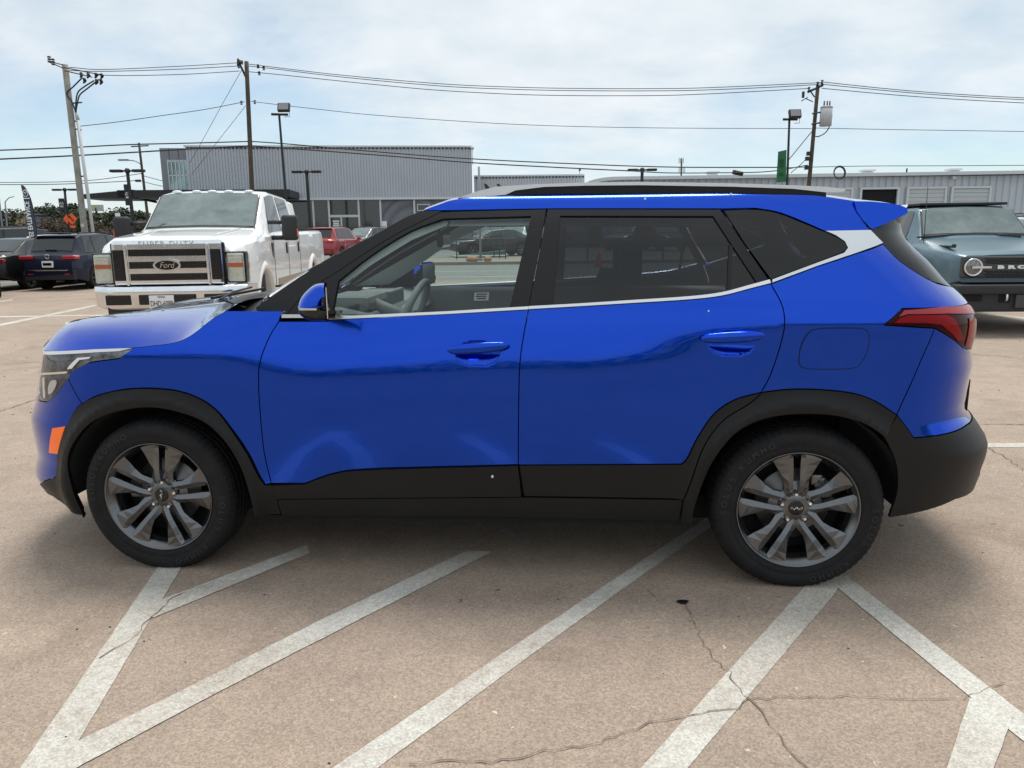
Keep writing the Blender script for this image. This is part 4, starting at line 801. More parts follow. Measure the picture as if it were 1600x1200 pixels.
# ---- lot lights
def flood(label, top, base, Z, head, bar, mir=1):
    r_, T, O = pole('light_pole', label, 'light pole', top, base, Z, .055, .045, M_bmetal)
    MB().tube([at(*bar[0], Z) - O, at(*bar[1], Z) - O], .05).build('cross_bar', M_bmetal, r_); h = at(*head, Z - .1) - O
    f = MB().box((0, 0, 0), (.50, .16, .36), M=Matrix.Translation(h) @ Matrix.Rotation(R(-25), 4, 'X'), bev=.04).build('floodlight', M_bmetal, r_)
    MB().box((0, -.085, 0), (.40, .01, .28), M=Matrix.Translation(h) @ Matrix.Rotation(R(-25), 4, 'X')).build('lamp_glass', smat('lamp_glass_grey', (.24, .24, .26), .3) if 'lamp_glass_grey' not in bpy.data.materials else bpy.data.materials['lamp_glass_grey'], f)
    MB().tube([h + Vector((.2, 0, -.15)), h + Vector((.22, 0, -.36)), h + Vector((.0, 0, -.36))], .012).build('yoke', M_bmetal, r_); return r_, O
flood('black floodlight pole left of centre, in front of the showroom', (436, 177), (446.5, 305), 33, (443.5, 168), ((424, 178.5), (450, 179)))
flr, Ofl = flood('black floodlight pole on the right carrying a green banner', (1233.5, 184), (1230, 285), 33, (1242, 178), ((1223.5, 186.5), (1246, 186.5)))
q4 = [at(x, y, 33) - Ofl for x, y in ((1216, 237), (1229, 234), (1228, 284), (1213, 285))]
bn = MB().add([tuple(q) for q in q4] + [tuple(q + Vector((0, .02, 0))) for q in q4], [(3, 2, 1, 0), (4, 5, 6, 7), (0, 1, 5, 4), (2, 3, 7, 6), (1, 2, 6, 5), (0, 4, 7, 3)]).build('banner', smat('green_banner', (.018, .14, .055), .7, var=.2, vscale=3), flr)
mb = MB(); [mb.box(at(1222, y, 32.95) - Ofl, (w_, .01, .05)) for y, w_ in ((250, .16), (254, .2), (259, .18))]; mb.prism([(-.1, 0), (0, .16), (.1, 0), (.04, .02), (0, .08), (-.04, .02)], 0, .01, M=Matrix.Translation(at(1220.5, 275, 32.95) - Ofl)); mb.build('banner_print', smat('dark_green_print', (.006, .05, .02), .7), bn)
def tlight(label, top, base, Z, arm, s=1.0, group='twin-head lot lights', banner=None):
    r_, T, O = pole('lot_light', label, 'light pole', top, base, Z, .10, .09, M_bmetal); r_['group'] = group
    mb = MB(); mb.sphere(T, .16 * s, 10, 6)
    for sg in (-1, 1): mb.tube([T, T + Vector((sg * .35 * s, 0, 0))], .05); mb.box(T + Vector((sg * .62 * s, 0, 0)), (.62 * s, .34, .15 * s), bev=.03)
    mb.build('lamp_heads', M_bmetal, r_)
    if banner:
        x0, y0, x1, y1 = banner; a = at(x0, y0, Z) - O; b = at(x1, y1, Z) - O; c = (a + b) / 2; w_ = b.x - a.x; h_ = a.z - b.z
        bo = MB().box(c, (w_, .03, h_)).build('banner', smat('charcoal_banner', (.02, .024, .035), .7) if 'charcoal_banner' not in bpy.data.materials else bpy.data.materials['charcoal_banner'], r_)
        mb = MB(); rr = w_ * .33; cc = c + Vector((0, -.03, h_ * .02)); mb.tube([cc + Vector((rr * math.cos(t), 0, rr * .95 * math.sin(t))) for t in np.linspace(0, 2 * math.pi, 25)], w_ * .035, 6)
        mb.tube([cc + Vector((-rr, 0, rr * .25)), cc + Vector((-rr * .4, 0, rr * .35)), cc + Vector((0, 0, -rr * .3)), cc + Vector((rr * .4, 0, rr * .35)), cc + Vector((rr, 0, rr * .25))], w_ * .045, 6)
        mb.box(cc + Vector((0, 0, -rr * 1.5)), (w_ * .62, .01, h_ * .05)); mb.build('banner_emblem', M_white, bo)
    return r_
tlight('twin-head lot light with a black banner in front of the canopy', (199, 267), (205, 320), 44, None, 1.0, banner=(193, 288, 206, 321))
tlight('small twin-head lot light with a black banner above the orange sign', (101, 296.5), (104, 330), 62, None, 1.0, banner=(91, 310, 102, 328))
tlight('twin-head lot light right of the floodlight pole, in front of the shopfront', (479, 268.5), (483, 330), 46, None, .9)
tlight('twin-head lot light showing just above the silver roof rail', (1003.5, 265.5), (1003, 283), 46, None, .9)
MB_ = thing('cell_tower', 'small antenna mast on the skyline above the roof rail', 'antenna mast', tuple(at(1065, 280, 120).xy) + (0,)); O = Vector(MB_.location); c = at(1065, 248, 120) - O
MB().tube([Vector((0, 0, 0)), c], .12).build('mast', M_bmetal, MB_); mb = MB()
for y, n_ in ((251, 4), (265, 5)):
    for k in range(n_): mb.box(at(1061 + k * 2.2, y, 120) - O, (.12, .12, .8))
mb.build('antennas', M_trim, MB_)
# ---- far street lamps at the left edge
for lb, top, base, Z, armp in (('thin street lamp at the far left edge', (8, 316), (11, 352), 120, [(9, 314), (14, 309), (22, 307)]), ('tall thin mast at the far left edge', (-2, 304), (3, 350), 110, None)):
    r_, T, O = pole('street_lamp', lb, 'street lamp', top, base, Z, .13, .09, M_panelg)
    if armp: MB().tube([at(*q, Z) - O for q in [top] + armp], .07).build('lamp_arm', M_panelg, r_)
# ---- wires: each a thing of its own
def wire(label, pts, Z, r_=.016, group=None, n=8):
    if not isinstance(Z, (list, tuple)): Z = (Z, Z)
    P = crom(pts, n); xs = [p[0] for p in P]; W_ = [at(x, y, Z[0] + (Z[1] - Z[0]) * (x - xs[0]) / (xs[-1] - xs[0])) for x, y in P]; base = W_[0].copy(); base.z = 0
    o = MB().tube([p - base for p in W_], r_, 5).build('power_line', M_wire, None, label=label, cat='power line', group=group); o.location = base; return o
GW = 'power lines between the poles'
wire('upper wire from the concrete pole to the wooden pole', [(108, 105), (160, 108.5), (270, 104), (374, 98)], (34, 40), group=GW)
wire('second wire from the concrete pole to the wooden pole', [(108, 110), (160, 111.5), (270, 108.5), (376, 103)], (34, 40), group=GW)
wire('third wire from the cable terminations to the wooden pole', [(148, 117), (200, 118), (290, 116), (374, 111)], (34, 40), group=GW)
wire('top wire sagging between the centre and right poles', [(388, 100), (440, 106.5), (540, 118), (690, 131), (800, 136), (890, 138), (1000, 138.5), (1090, 137.5), (1200, 133), (1284, 129)], (40, 38), .017, GW)
wire('second wire sagging between the centre and right poles', [(388, 103), (440, 109), (540, 121), (690, 134.5), (800, 139.5), (890, 141.5), (1000, 142), (1090, 141), (1200, 136.5), (1278, 132)], (40, 38), .017, GW)
wire('third wire sagging between the centre and right poles', [(388, 112), (440, 117), (590, 132.5), (700, 142), (840, 148.5), (1000, 149.5), (1100, 147), (1240, 139.5), (1264, 138)], (40, 38), .017, GW)
wire('top wire leaving the right pole to the frame edge', [(1284, 128), (1400, 140), (1500, 147.5), (1640, 155)], (38, 38), .017, GW)
wire('second wire leaving the right pole to the frame edge', [(1278, 131), (1400, 143), (1500, 150.5), (1640, 158)], (38, 38), .017, GW)
wire('third wire leaving the right pole to the frame edge', [(1284, 138), (1400, 148.5), (1500, 155.5), (1640, 163)], (38, 38), .017, GW)
wire('single neutral wire from the white conduit to the wooden pole', [(126, 197), (180, 191), (250, 181), (320, 171), (382, 159)], (34, 40), group=GW)
wire('single neutral wire between the centre and right poles', [(392, 158.5), (500, 171), (600, 181), (800, 194), (1000, 199.5), (1268, 201)], (40, 38), .014, GW)
wire('single neutral wire leaving the right pole', [(1272, 200), (1400, 202.5), (1640, 206)], (38, 38), .014, GW)
wire('thick upper communication cable left of the wooden pole', [(-20, 235.5), (100, 231), (200, 226), (300, 223.5), (388, 221)], (36, 40), .03, GW)
wire('thick lower communication cable left of the wooden pole', [(-20, 249.5), (100, 244), (200, 238.5), (300, 232.5), (388, 228)], (36, 40), .035, GW)
wire('thick upper communication cable right of the wooden pole', [(394, 221), (450, 225), (600, 238), (735, 248), (900, 256), (1050, 261), (1215, 261.5)], (40, 38), .028, GW)
wire('thick lower communication cable right of the wooden pole', [(394, 228), (480, 234), (600, 243), (735, 254), (860, 261), (985, 267)], (40, 39), .03, GW)
wire('lower communication cable running on to the right pole', [(985, 267), (1040, 270), (1120, 270), (1200, 268), (1262, 258)], (39, 38), .025, GW)
wire('low cable crossing in front of the service building', [(1225, 262), (1350, 259.5), (1480, 259), (1640, 258)], (38, 38), .016, GW)
wire('faint distant wire at the far left, upper', [(-20, 285), (80, 284.5), (150, 281), (222, 271)], 75, .03, GW)
wire('faint distant wire at the far left, lower', [(-20, 288.5), (80, 288), (150, 285.5), (216, 282)], 75, .035, GW)
wire('faint distant wire from the thin pole to the showroom', [(222, 274), (240, 279), (262, 285)], 75, .03, GW)
wire('lower distant wire from the thin pole to the showroom', [(222, 283), (240, 288), (262, 292.5)], 75, .03, GW)
wire('long guy wire from the top of the wooden pole', [(379, 107), (350, 158), (315, 222), (296, 255)][::1], (40, 46), .012, GW)
wire('short guy wire from the middle of the wooden pole', [(384, 165), (355, 202), (325, 240), (300, 272)], (40, 46), .012, GW)
wire('service drop from the right pole to the floodlight pole', [(1268, 206), (1250, 228), (1232, 250)][::-1], (33, 38), .022, GW)
wire('low service drop beside the right pole', [(1236, 270), (1250, 258), (1262, 246)], (36, 38), .018, GW)
# splices on the low cable
mb = MB(); [mb.cyl(at(1145 + k * 4, 268.5 + k * .9, 38.6), at(1148.5 + k * 4, 269.4 + k * .9, 38.6), .11, .11, 8) for k in range(4)]; o = mb.build('splice_case', M_bmetal, None, label='black cable splice bundle hanging on the lower cable before the service building', cat='cable splice')
# ---- feather flag
fl = at(40, 290, 24); r0 = at(56, 400, 24); t = thing('feather_flag', 'tall charcoal feather flag with mirrored white SALES ENTRANCE lettering', 'flag', (r0.x - .1, 24, 0)); O = Vector(t.location)
out = crom([(33, 290), (37, 291), (43, 300), (49, 315), (53, 335), (56.5, 355), (57.5, 385)], 4) + [(47, 385)] + crom([(46, 372), (42, 345), (38.5, 320), (36, 304), (33, 290)], 3)[:-1]
q = [at(x, y, 24) - O for x, y in out]; MB().prism([(p.x, p.z) for p in q], -.012, .012).build('flag_cloth', smat('flag_cloth', (.05, .065, .10), .8, var=.2, vscale=3), t)
MB().tube([Vector((.22, 0, 0)), at(57.5, 385, 24) - O] + [at(x, y, 24) - O for x, y in out[:25][::-1]], .016).build('flag_pole', M_bmetal, t)
vs, fs = text_geo('SALES ENTRANCE', .21, .006, spacing=1.05, bold=.006); a_ = at(41.5, 315, 23.98) - O; b_ = at(52, 384, 23.98) - O; d = (a_ - b_); L_t = d.length; xs = [v.x for v in vs]; k = L_t / (max(xs) - min(xs)); mid = (a_ + b_) / 2 + Vector((0, -.016, 0)); u = d.normalized(); v_ = Vector((u.z, 0, -u.x))
MB().add([mid + u * (v.x * k) + v_ * (-v.z * -1.0) * .95 + Vector((0, v.y, 0)) for v in vs], fs).build('flag_lettering', M_white, t)
cc = at(39.5, 302, 23.95) - O; mb = MB(); mb.tube([cc + Vector((.075 * math.cos(s), 0, .095 * math.sin(s))) for s in np.linspace(0, 2 * math.pi, 21)], .010, 6); mb.tube([cc + Vector((-.07, 0, .03)), cc + Vector((-.03, 0, .04)), cc + Vector((0, 0, -.03)), cc + Vector((.03, 0, .04)), cc + Vector((.07, 0, .03))], .011, 6); mb.box(cc + Vector((.02, 0, -.15)), (.17, .01, .03)); mb.build('flag_emblem', M_white, t)
for px_, lb in ((759, 'left of two small dark flag tips above the roof front'), (779, 'right of two small dark flag tips above the roof front')):
    b = at(px_ + 3, 330, 52); t = thing('feather_flag', lb, 'flag', (b.x, 52, 0)); O = Vector(t.location); q = [at(x, y, 52) - O for x, y in ((px_ - 3, 287), (px_ + 1, 287.5), (px_ + 6, 293), (px_ + 8, 305), (px_ + 7, 340), (px_ + 2, 340), (px_ + 1, 300))]
    MB().prism([(p.x, p.z) for p in q], -.01, .01).build('flag_cloth', M_dkpanel, t); MB().tube([Vector((.1, 0, .06)), Vector((.2, 0, q[3].z))], .02).build('flag_pole', M_bmetal, t)
# ---- orange road sign
c = at(112, 342, 47); t = thing('road_works_sign', 'orange diamond road works sign with a black arrow, left of the concrete pole', 'road sign', (c.x, 47, 0)); O = Vector(t.location); M_or = smat('sign_orange', (.85, .10, .01), .5)
h = .34; MB().prism([(-h, c.z), (0, c.z + h), (h, c.z), (0, c.z - h)], -.02, 0).build('sign_face', M_or, t); MB().tube([(-.12, -.03, c.z + .14), (0, -.03, c.z), (.1, -.03, c.z - .12)], .035).prism([(-.2, c.z + .2), (-.02, c.z + .18), (-.16, c.z + .02)], -.04, -.025).build('sign_symbol', M_bmetal, t)
MB().prism([(-.22 - .3, c.z), (-.3, c.z + .27), (-.22, c.z), (-.3, c.z - .3)], .02, .04).box((.02, -.01, c.z - .46), (.3, .02, .14)).build('side_flag', M_or, t); MB().tube([(0, .03, .06), (0, .03, c.z + .2)], .03).build('sign_post', M_bmetal, t)
p = at(184, 338, 120); t = thing('route_sign', 'small stacked white route sign above the pickup mirror', 'road sign', (p.x, 120, 0)); MB().box((0, 0, p.z + .25), (.75, .05, .5)).box((0, 0, p.z - .35), (.6, .05, .4)).build('sign_face', M_white, t); MB().tube([(0, .05, 0), (0, .05, p.z)], .05).build('sign_post', M_panelg, t)
# ---- things across the road seen through the glass
q0 = at(751, 405, 36); t = thing('sign_post', 'grey steel post on the far kerb seen through the front window', 'post', (q0.x, 36, .06)); MB().cyl((0, 0, 0), (0, 0, 4.2), .055, .05, 10).cyl((0, 0, 0), (0, 0, .12), .1, .08, 10).build('post', M_panelg, t)
for i, px_ in enumerate((736, 741, 762)):
    p = at(px_, 407, 35); mb = MB(); mb.sphere((0, 0, .10), .16 + .03 * (i == 0), 9, 6, (1.3, .9, .75))
    for v in mb.v: v += Vector((random.uniform(-.02, .02),) * 3)
    o = mb.build('landscape_rock', smat('rock_orange', (.42, .2, .12), .9, var=.2) if 'rock_orange' not in bpy.data.materials else bpy.data.materials['rock_orange'], None, label=['pale orange rock left of the far kerb post', 'orange rock against the left side of the far kerb post', 'orange rock right of the far kerb post'][i], cat='rock'); o.location = (p.x, 35, .06)
t = thing('handrail', 'black steel handrail across the road seen through the front window', 'railing', (at(790, 400, 38).x, 38, .06))
mb = MB(); [mb.tube([(x, y, 0), (x, y, .95)], .03) for x, y in ((-.6, 1.6), (-.3, .8), (0, 0), (-2.4, .2))]; mb.tube([(-.6, 1.6, .95), (0, 0, .95), (-2.4, .2, .95)], .03).tube([(-.6, 1.6, .5), (0, 0, .5)], .02); mb.build('rail', M_bmetal, t)
t = thing('entrance_ramp', 'low green ramp with white edges beside the handrail across the road', 'ramp', (at(778, 400, 40).x, 40, .06)); MB().prism([(-2.2, 0), (.4, 0), (.4, .35), (-2.2, .1)], 0, 2.4).build('slope', smat('ramp_green', (.06, .10, .08), .8), t); MB().box((-.9, -.03, .10), (2.7, .05, .07)).build('edge', M_white, t)
t = thing('barrier_rail', 'low black barrier rail across the road behind the tinted rear window', 'railing', (at(970, 405, 35).x, 35, .06)); mb = MB(); mb.tube([(-1.6, 0, .85), (2.0, 0, .85)], .04); [mb.tube([(x, 0, 0), (x, 0, .85)], .04) for x in (-1.5, .3, 1.9)]; mb.build('rail', M_bmetal, t)
t = thing('traffic_cone', 'orange traffic cone behind the tinted rear window', 'cone', (at(935, 430, 30).x, 30, 0)); MB().cyl((0, 0, .03), (0, 0, .7), .16, .03, 12).box((0, 0, .015), (.38, .38, .03)).build('cone', M_or, t)
# ---- trees
M_leafs = [smat('foliage_dark', (.022, .038, .014), .7, var=.4, vscale=2.5), smat('foliage_mid', (.040, .062, .022), .7, var=.4, vscale=2.5), smat('foliage_dry', (.075, .052, .035), .8, var=.4, vscale=2.5)]
def tree(label, px_, ptop, Z, wd, mi=0, group='trees along the skyline', pb=362):
    p = at(px_, ptop, Z); h = p.z; t = thing('broadleaf_tree', label, 'tree', (p.x, Z, 0), group=group)
    mb = MB(); mb.tube([(0, 0, 0), (.1, 0, h * .3), (0, .1, h * .6)], .3, 8, rs=[wd * .045, wd * .03, wd * .015])
    for k in range(5): a = random.uniform(0, 6.28); mb.tube([(0, 0, h * .35), (math.cos(a) * wd * .25, math.sin(a) * wd * .25, h * .65)], .1, 5, rs=[wd * .015, wd * .006])
    mb.build('trunk', M_wood, t); mb = MB(); cl = [(random.gauss(0, .26) * wd, random.gauss(0, .2) * wd, h * random.uniform(.28, .86), random.uniform(.13, .24) * wd) for _ in range(15)] + [(0, 0, h * .82, wd * .18)]
    for k in range(2600):
        cx_, cy_, cz_, cr__ = cl[random.randrange(len(cl))]; v = Vector((random.gauss(0, 1), random.gauss(0, 1), random.gauss(0, .8))).normalized() * cr__ * random.uniform(.55, 1.05); c = Vector((cx_, cy_, cz_)) + v
        if c.z > h or c.z < .1: continue
        s_ = wd * random.uniform(.016, .036); a = Vector((random.gauss(0, 1), random.gauss(0, 1), random.gauss(0, .6))).normalized(); b = a.orthogonal().normalized()
        mb.add([c - a * s_ - b * s_ * .6, c + a * s_ - b * s_ * .5, c + a * s_ * .8 + b * s_ * .7, c - a * s_ * .7 + b * s_ * .6], [(0, 1, 2, 3)])
    mb.build('crown', M_leafs[mi], t, recalc=False); return t
for a in (('dark tree at the far left edge of the skyline', -4, 326, 140, 6.5, 0), ('rounded tree just right of the sales flag', 62, 321, 160, 7, 0), ('broad tree between the flag and the lot light banner', 80, 322, 170, 9, 1), ('tree behind the small banner', 98, 324, 165, 8, 0), ('tall tree right of the small banner', 114, 317, 160, 8, 0), ('tree tucked behind the leaning concrete pole', 128, 326, 150, 6, 1),
          ('tree left of the pickup mirror under the canopy tip', 176, 330, 150, 6, 1), ('broad dark tree under the black canopy', 195, 324, 150, 7.5, 0), ('tree behind the post of the black canopy', 214, 328, 150, 6.5, 0), ('tree touching the pickup windscreen corner', 228, 331, 155, 6.5, 1), ('low brownish tree above the far car row', 92, 340, 130, 5, 2), ('low brown tree left of the orange sign', 70, 342, 130, 4.5, 2), ('low brown tree right of the route sign', 215, 343, 125, 5, 2), ('low brown tree behind the white conduit', 152, 345, 120, 4.5, 2)):
    tree(*a)
# hedge mass along the horizon
mb = MB()
for k in range(9000):
    x = random.uniform(-150, -50) if k % 3 else random.uniform(-50, 150); y = 185 + random.uniform(0, 20); h = 2.6 + 1.2 * math.sin(x * .31) + 1.2 * math.sin(x * .9 + 1); c = Vector((x, y, random.uniform(0, h))); s_ = random.uniform(.25, .6); a = Vector((random.gauss(0, 1), random.gauss(0, 1), random.gauss(0, .6))).normalized(); b = a.orthogonal().normalized()
    mb.add([c - a * s_ - b * s_ * .6, c + a * s_ - b * s_ * .5, c + a * s_ * .8 + b * s_ * .7, c - a * s_ * .7 + b * s_ * .6], [(0, 1, 2, 3)])
mb.build('distant_wood', M_leafs[1], None, recalc=False, kind='stuff', label='low dark wood along the horizon beyond the lots', cat='wood')
# ================================================================== the blue SUV
suv = thing('compact_suv', 'metallic blue compact SUV seen side-on across the striped bay, black cladding and silver roof rail', 'car', rz=CAR_YAW)
_c, _s = math.cos(CAR_YAW), math.sin(CAR_YAW)
suv.location = (_c * (-CAR_X) - _s * (CAR_D + YC), _s * (-CAR_X) + _c * (CAR_D + YC), 0)

def to2d(poly, s):
    q = []; pl = []
    for i, p in enumerate(poly):
        pl.append(p); n_ = poly[(i + 1) % len(poly)]
        if p[0] in ('r', 'c') and n_[0] == p[0]: pl += [(p[0], p[1] + (n_[1] - p[1]) * k / 12) for k in range(1, 12)]
    poly = pl
    for p in poly:
        if p[0] == 'c': q.append((float(Sx(XF(np.float64(p[1])), np.float64(p[1]), s)), p[1]))
        elif p[0] == 'r': q.append((float(Sx(XR(np.float64(p[1])), np.float64(p[1]), s)), p[1]))
        elif p[0] in ('pf', 'pr'):
            z = np.float64(p[2]); lo, hi = (XF(z), 1.0) if p[0] == 'pf' else (2.2, XR(z))
            for _ in range(40):
                m = .5 * (lo + hi); inner = S(m, z, s) > p[1]
                if p[0] == 'pf': lo, hi = (m, hi) if inner else (lo, m)
                else: lo, hi = (lo, m) if inner else (m, hi)
            q.append((float(Sx(m, z, s)), p[2]))
        elif p[0] == 'xz': q.append((float(Sx(np.float64(p[1]), np.float64(p[2]), s)), p[2]))
        else: q.append(hit(p[0], p[1], s)[0])
    return q
def resamp(q, d):
    out_ = []
    for i in range(len(q)):
        a = np.array(q[i]); b = np.array(q[(i + 1) % len(q)]); n = max(1, int(math.ceil(np.linalg.norm(b - a) / d)))
        for k in range(n): out_.append(tuple(a + (b - a) * k / n))
    return out_
def inset(q, g):
    n = len(q); P = np.array(q); a = np.roll(P, 1, 0); b = np.roll(P, -1, 0)
    area = .5 * np.sum(P[:, 0] * b[:, 1] - b[:, 0] * P[:, 1]); sg = 1 if area > 0 else -1
    e1 = P - a; e2 = b - P; e1 /= np.linalg.norm(e1, axis=1)[:, None] + 1e-9; e2 /= np.linalg.norm(e2, axis=1)[:, None] + 1e-9
    n1 = np.stack([-e1[:, 1], e1[:, 0]], 1) * sg; n2 = np.stack([-e2[:, 1], e2[:, 0]], 1) * sg; nn_ = n1 + n2; L_ = np.linalg.norm(nn_, axis=1)[:, None]; nn_ = nn_ / np.maximum(L_, .35) ; k = 1 / np.maximum((nn_ * n1).sum(1), .5)
    return P + nn_ * g * np.minimum(k, 1.6)[:, None]
def dedup(q, d=2e-4):
    o = []
    for p in q:
        if not o or math.dist(p, o[-1]) > d: o.append(p)
    if math.dist(o[0], o[-1]) < d: o.pop()
    return o
def mesh_custom(name, V, F, NRM):
    me = bpy.data.meshes.new(name); me.from_pydata([tuple(v) for v in V], [], F); me.polygons.foreach_set('use_smooth', [True] * len(F))
    me.normals_split_custom_set([tuple(NRM[l.vertex_index]) for l in me.loops]); return me
def panel(name, poly, mat, parent=suv, s='L', off=0.0, gap=.0022, lip=.016, mirror=True, grid=.035, dense=(), is2d=False, res=.018, **props):
    q = dedup(poly if is2d else to2d(poly, s)); q = resamp(q, res); Q = inset(q, gap) if gap else np.array(q)
    area = .5 * np.sum(Q[:, 0] * np.roll(Q[:, 1], -1) - np.roll(Q[:, 0], -1) * Q[:, 1])
    if area < 0: Q = Q[::-1]
    n = len(Q); lo = Q.min(0); hi = Q.max(0); pts = [Vector(p) for p in Q]
    gx = np.arange(lo[0] + grid * .5, hi[0], grid); gz = np.arange(lo[1] + grid * .5, hi[1], grid)
    extra = [(a + (grid * .25 if k % 2 else 0), b) for k, b in enumerate(gz) for a in gx]
    for (cx_, cz_, rx, rz_, st) in dense:
        for a in np.arange(cx_ - rx, cx_ + rx, st):
            for b in np.arange(cz_ - rz_, cz_ + rz_, st): extra.append((a, b))
    pts += [Vector(p) for p in extra]
    r = geometry.delaunay_2d_cdt(pts, [], [list(range(n))], 1, 1e-5)
    v2 = np.array([(v.x, v.y) for v in r[0]]); tris = [tuple(f) for f in r[2]]
    used = sorted({i for t in tris for i in t}); mp = {o: i for i, o in enumerate(used)}; v2 = v2[used]; tris = [tuple(mp[i] for i in t) for t in tris]
    sv, z = v2[:, 0], v2[:, 1]
    def PT(a, b):
        P = surf_pt(a, b, s)
        o_ = off(P[:, 0], b) if callable(off) else np.full(len(a), float(off))
        if np.any(o_): P = P + surf_nrm(a, b, s) * o_[:, None]
        return P
    P = PT(sv, z); e = .003
    da = PT(sv + e, z) - PT(sv - e, z); db = PT(sv, z + e) - PT(sv, z - e); NR = np.cross(da, db); NR /= np.linalg.norm(NR, axis=1)[:, None] + 1e-12
    # orient: outward = same side as surf normal
    n0 = surf_nrm(sv, z, s); NR *= np.sign((NR * n0).sum(1))[:, None]
    tl = []
    for t in tris:
        a, b, c = P[t[0]], P[t[1]], P[t[2]]; fn = np.cross(b - a, c - a); tl.append(t if np.dot(fn, NR[t[0]]) > 0 else t[::-1])
    V = list(P); NN = list(NR)
    if lip:
        ec = {}
        for t in tl:
            for k in range(3): e_ = (t[k], t[(k + 1) % 3]); ec[e_] = 1
        bd = [e_ for e_ in ec if (e_[1], e_[0]) not in ec]
        for a, b in bd:
            i = len(V); pa, pb = P[a], P[b]; dn = (NR[a] + NR[b]) / 2; qa, qb = pa - NR[a] * lip, pb - NR[b] * lip
            V += [pa, pb, qb, qa]; fn = np.cross(dn, pb - pa); fn = -fn / (np.linalg.norm(fn) + 1e-12)
            tl.append((i + 1, i, i + 3, i + 2)); g = np.cross(pa - pb, qa - pa); fn = np.cross(V[i] - V[i+1], V[i+3] - V[i]); fn /= np.linalg.norm(fn) + 1e-12; NN += [fn] * 4
    V = np.array(V); NN = np.array(NN); V[:, 1] -= YC
    o = link(name, mesh_custom(name, V, tl, NN), mat, parent, **props)
    if mirror and parent is not None:
        V2 = V * [1, -1, 1]; N2 = NN * [1, -1, 1]
        o2 = link(name, mesh_custom(name, V2, [t[::-1] for t in tl], N2), mat, FARP.get(parent.name, parent), **props); FARP[o.name] = o2
    return o
FARP = {}
def pp(px, py, y):
    """photo point -> car-local coordinates on the plane y (inward from the wheel face)"""
    d = to_car(cam_rays(px, py)); t = (y + CAR_D) / d[1]; P = CAR_O + t * d; return (float(P[0]), float(P[1]) - YC, float(P[2]))
def px_prism(name, poly, y0, y1, mat, parent=suv, mirror=True, y1poly=None, smooth=False, **props):
    q = [pp(a, b, y0) for a, b in poly]; xz = [(p[0], p[2]) for p in q]; o = None
    for sg in ((1, -1) if mirror else (1,)):
        o = MB().prism(xz, sg * (y0 - YC), sg * (y1 - YC), smooth=smooth).build(name, mat, (parent if sg == 1 else FARP.get(parent.name, parent)), **props)
        if sg == 1: keep = o
        else: FARP[keep.name] = o
    return keep
# ---- shared outlines, traced on the photo
A_OUT = [(91,710)] + crom([(105,667),(119.6,637.5),(155,617),(205,607),(263,608),(305,619),(338,640),(363,671),(388,708),(405,742),(415,757)], 4)
A_OUTF = crom([(128,631),(155,617),(205,607),(263,608),(305,619),(338,640),(363,671),(388,708),(405,742),(415,757)], 4)
A_IN = crom([(136,806),(118,765),(113,717),(126,683),(155,654),(197,639.6),(247,635),(297,646),(330,662.5),(359,692),(380,729),(392.5,767),(401,804)], 4)
B_OUT = crom([(1189,613),(1235.5,608),(1288.5,609),(1335,615),(1368,627),(1401,648)], 4)
B_OUTL = crom([(1064.5,725),(1074,715),(1090,683),(1116,646),(1149,624),(1189,613)], 4)
B_IN = crom([(1080,816),(1083,795),(1093,765.5),(1113,719),(1143,679),(1176,658),(1215.6,648),(1262,646),(1302,648),(1341.5,658),(1368,673),(1380,683)], 4)
B_IN2 = crom([(1380,683),(1388,696),(1399.5,726),(1401,765.5),(1391,798.6),(1388,808.5)], 4)
GAP_F = crom([(436,502),(421.7,525),(407,562.5),(404,596),(407,650),(413,708),(424,755)], 4)
GAP_M = crom([(826,484),(818,525),(812.5,566),(810.6,619),(810,680),(810,726)], 3)
GAP_R = crom([(1204,443),(1221.5,475.6),(1226,502),(1223,525),(1215,554),(1202,590),(1189,613)], 4)
GAP_R2 = crom([(1189,613),(1183,620),(1166,633),(1133,653),(1109.6,679),(1093,709),(1080,745),(1067,779)], 4)
HOODL = crom([(84,548.8),(150,546),(209,543),(230,541),(271.7,535.4),(296.7,525),(321.7,506),(338,493.8),(355,485.4)], 4)
CHB = [(514,499.5),(700,491),(825.6,483.8)]; CHT = [(514,495),(700,486.8),(825.6,479.3)]
CRB = crom([(826,483.5),(900,479.3),(987.5,474),(1075,468.5),(1127.5,462.5),(1171,451.5),(1204,443)], 4)
CRT = crom([(826,479),(900,475),(987,469.5),(1075,463.8),(1127,457.5),(1171,446),(1202.5,437.5)], 4)
LSH = [(516,754),(546.5,734.6)]
DOORLOW = [(426,756.5),(477,755)] + crom([(477,755),(500,746),(519,740),(546.5,734.6),(600,731.5),(657.5,730)], 4) + [(810,726)]
QTOP = crom([(1379,381),(1407,409),(1455.6,439.5),(1488,448.5)], 4)
# ---- offsets
def arch(cx0):
    f = tab([.30,.385,.405,.43,.455,.485,.52,.9], [.010,.012,.022,.024,.014,.006,.004,.004])
    return lambda x, z: f(np.hypot(x - cx0, z - .322)) * (z > -1)
def lowdoor(x, z): return np.full_like(z, .012)
def handle_dent(cx_, cz_):
    return lambda x, z: -.026 * np.clip(1 - ((x - cx_) / .088) ** 2 - ((z - cz_) / .048) ** 2, 0, 1) ** .8
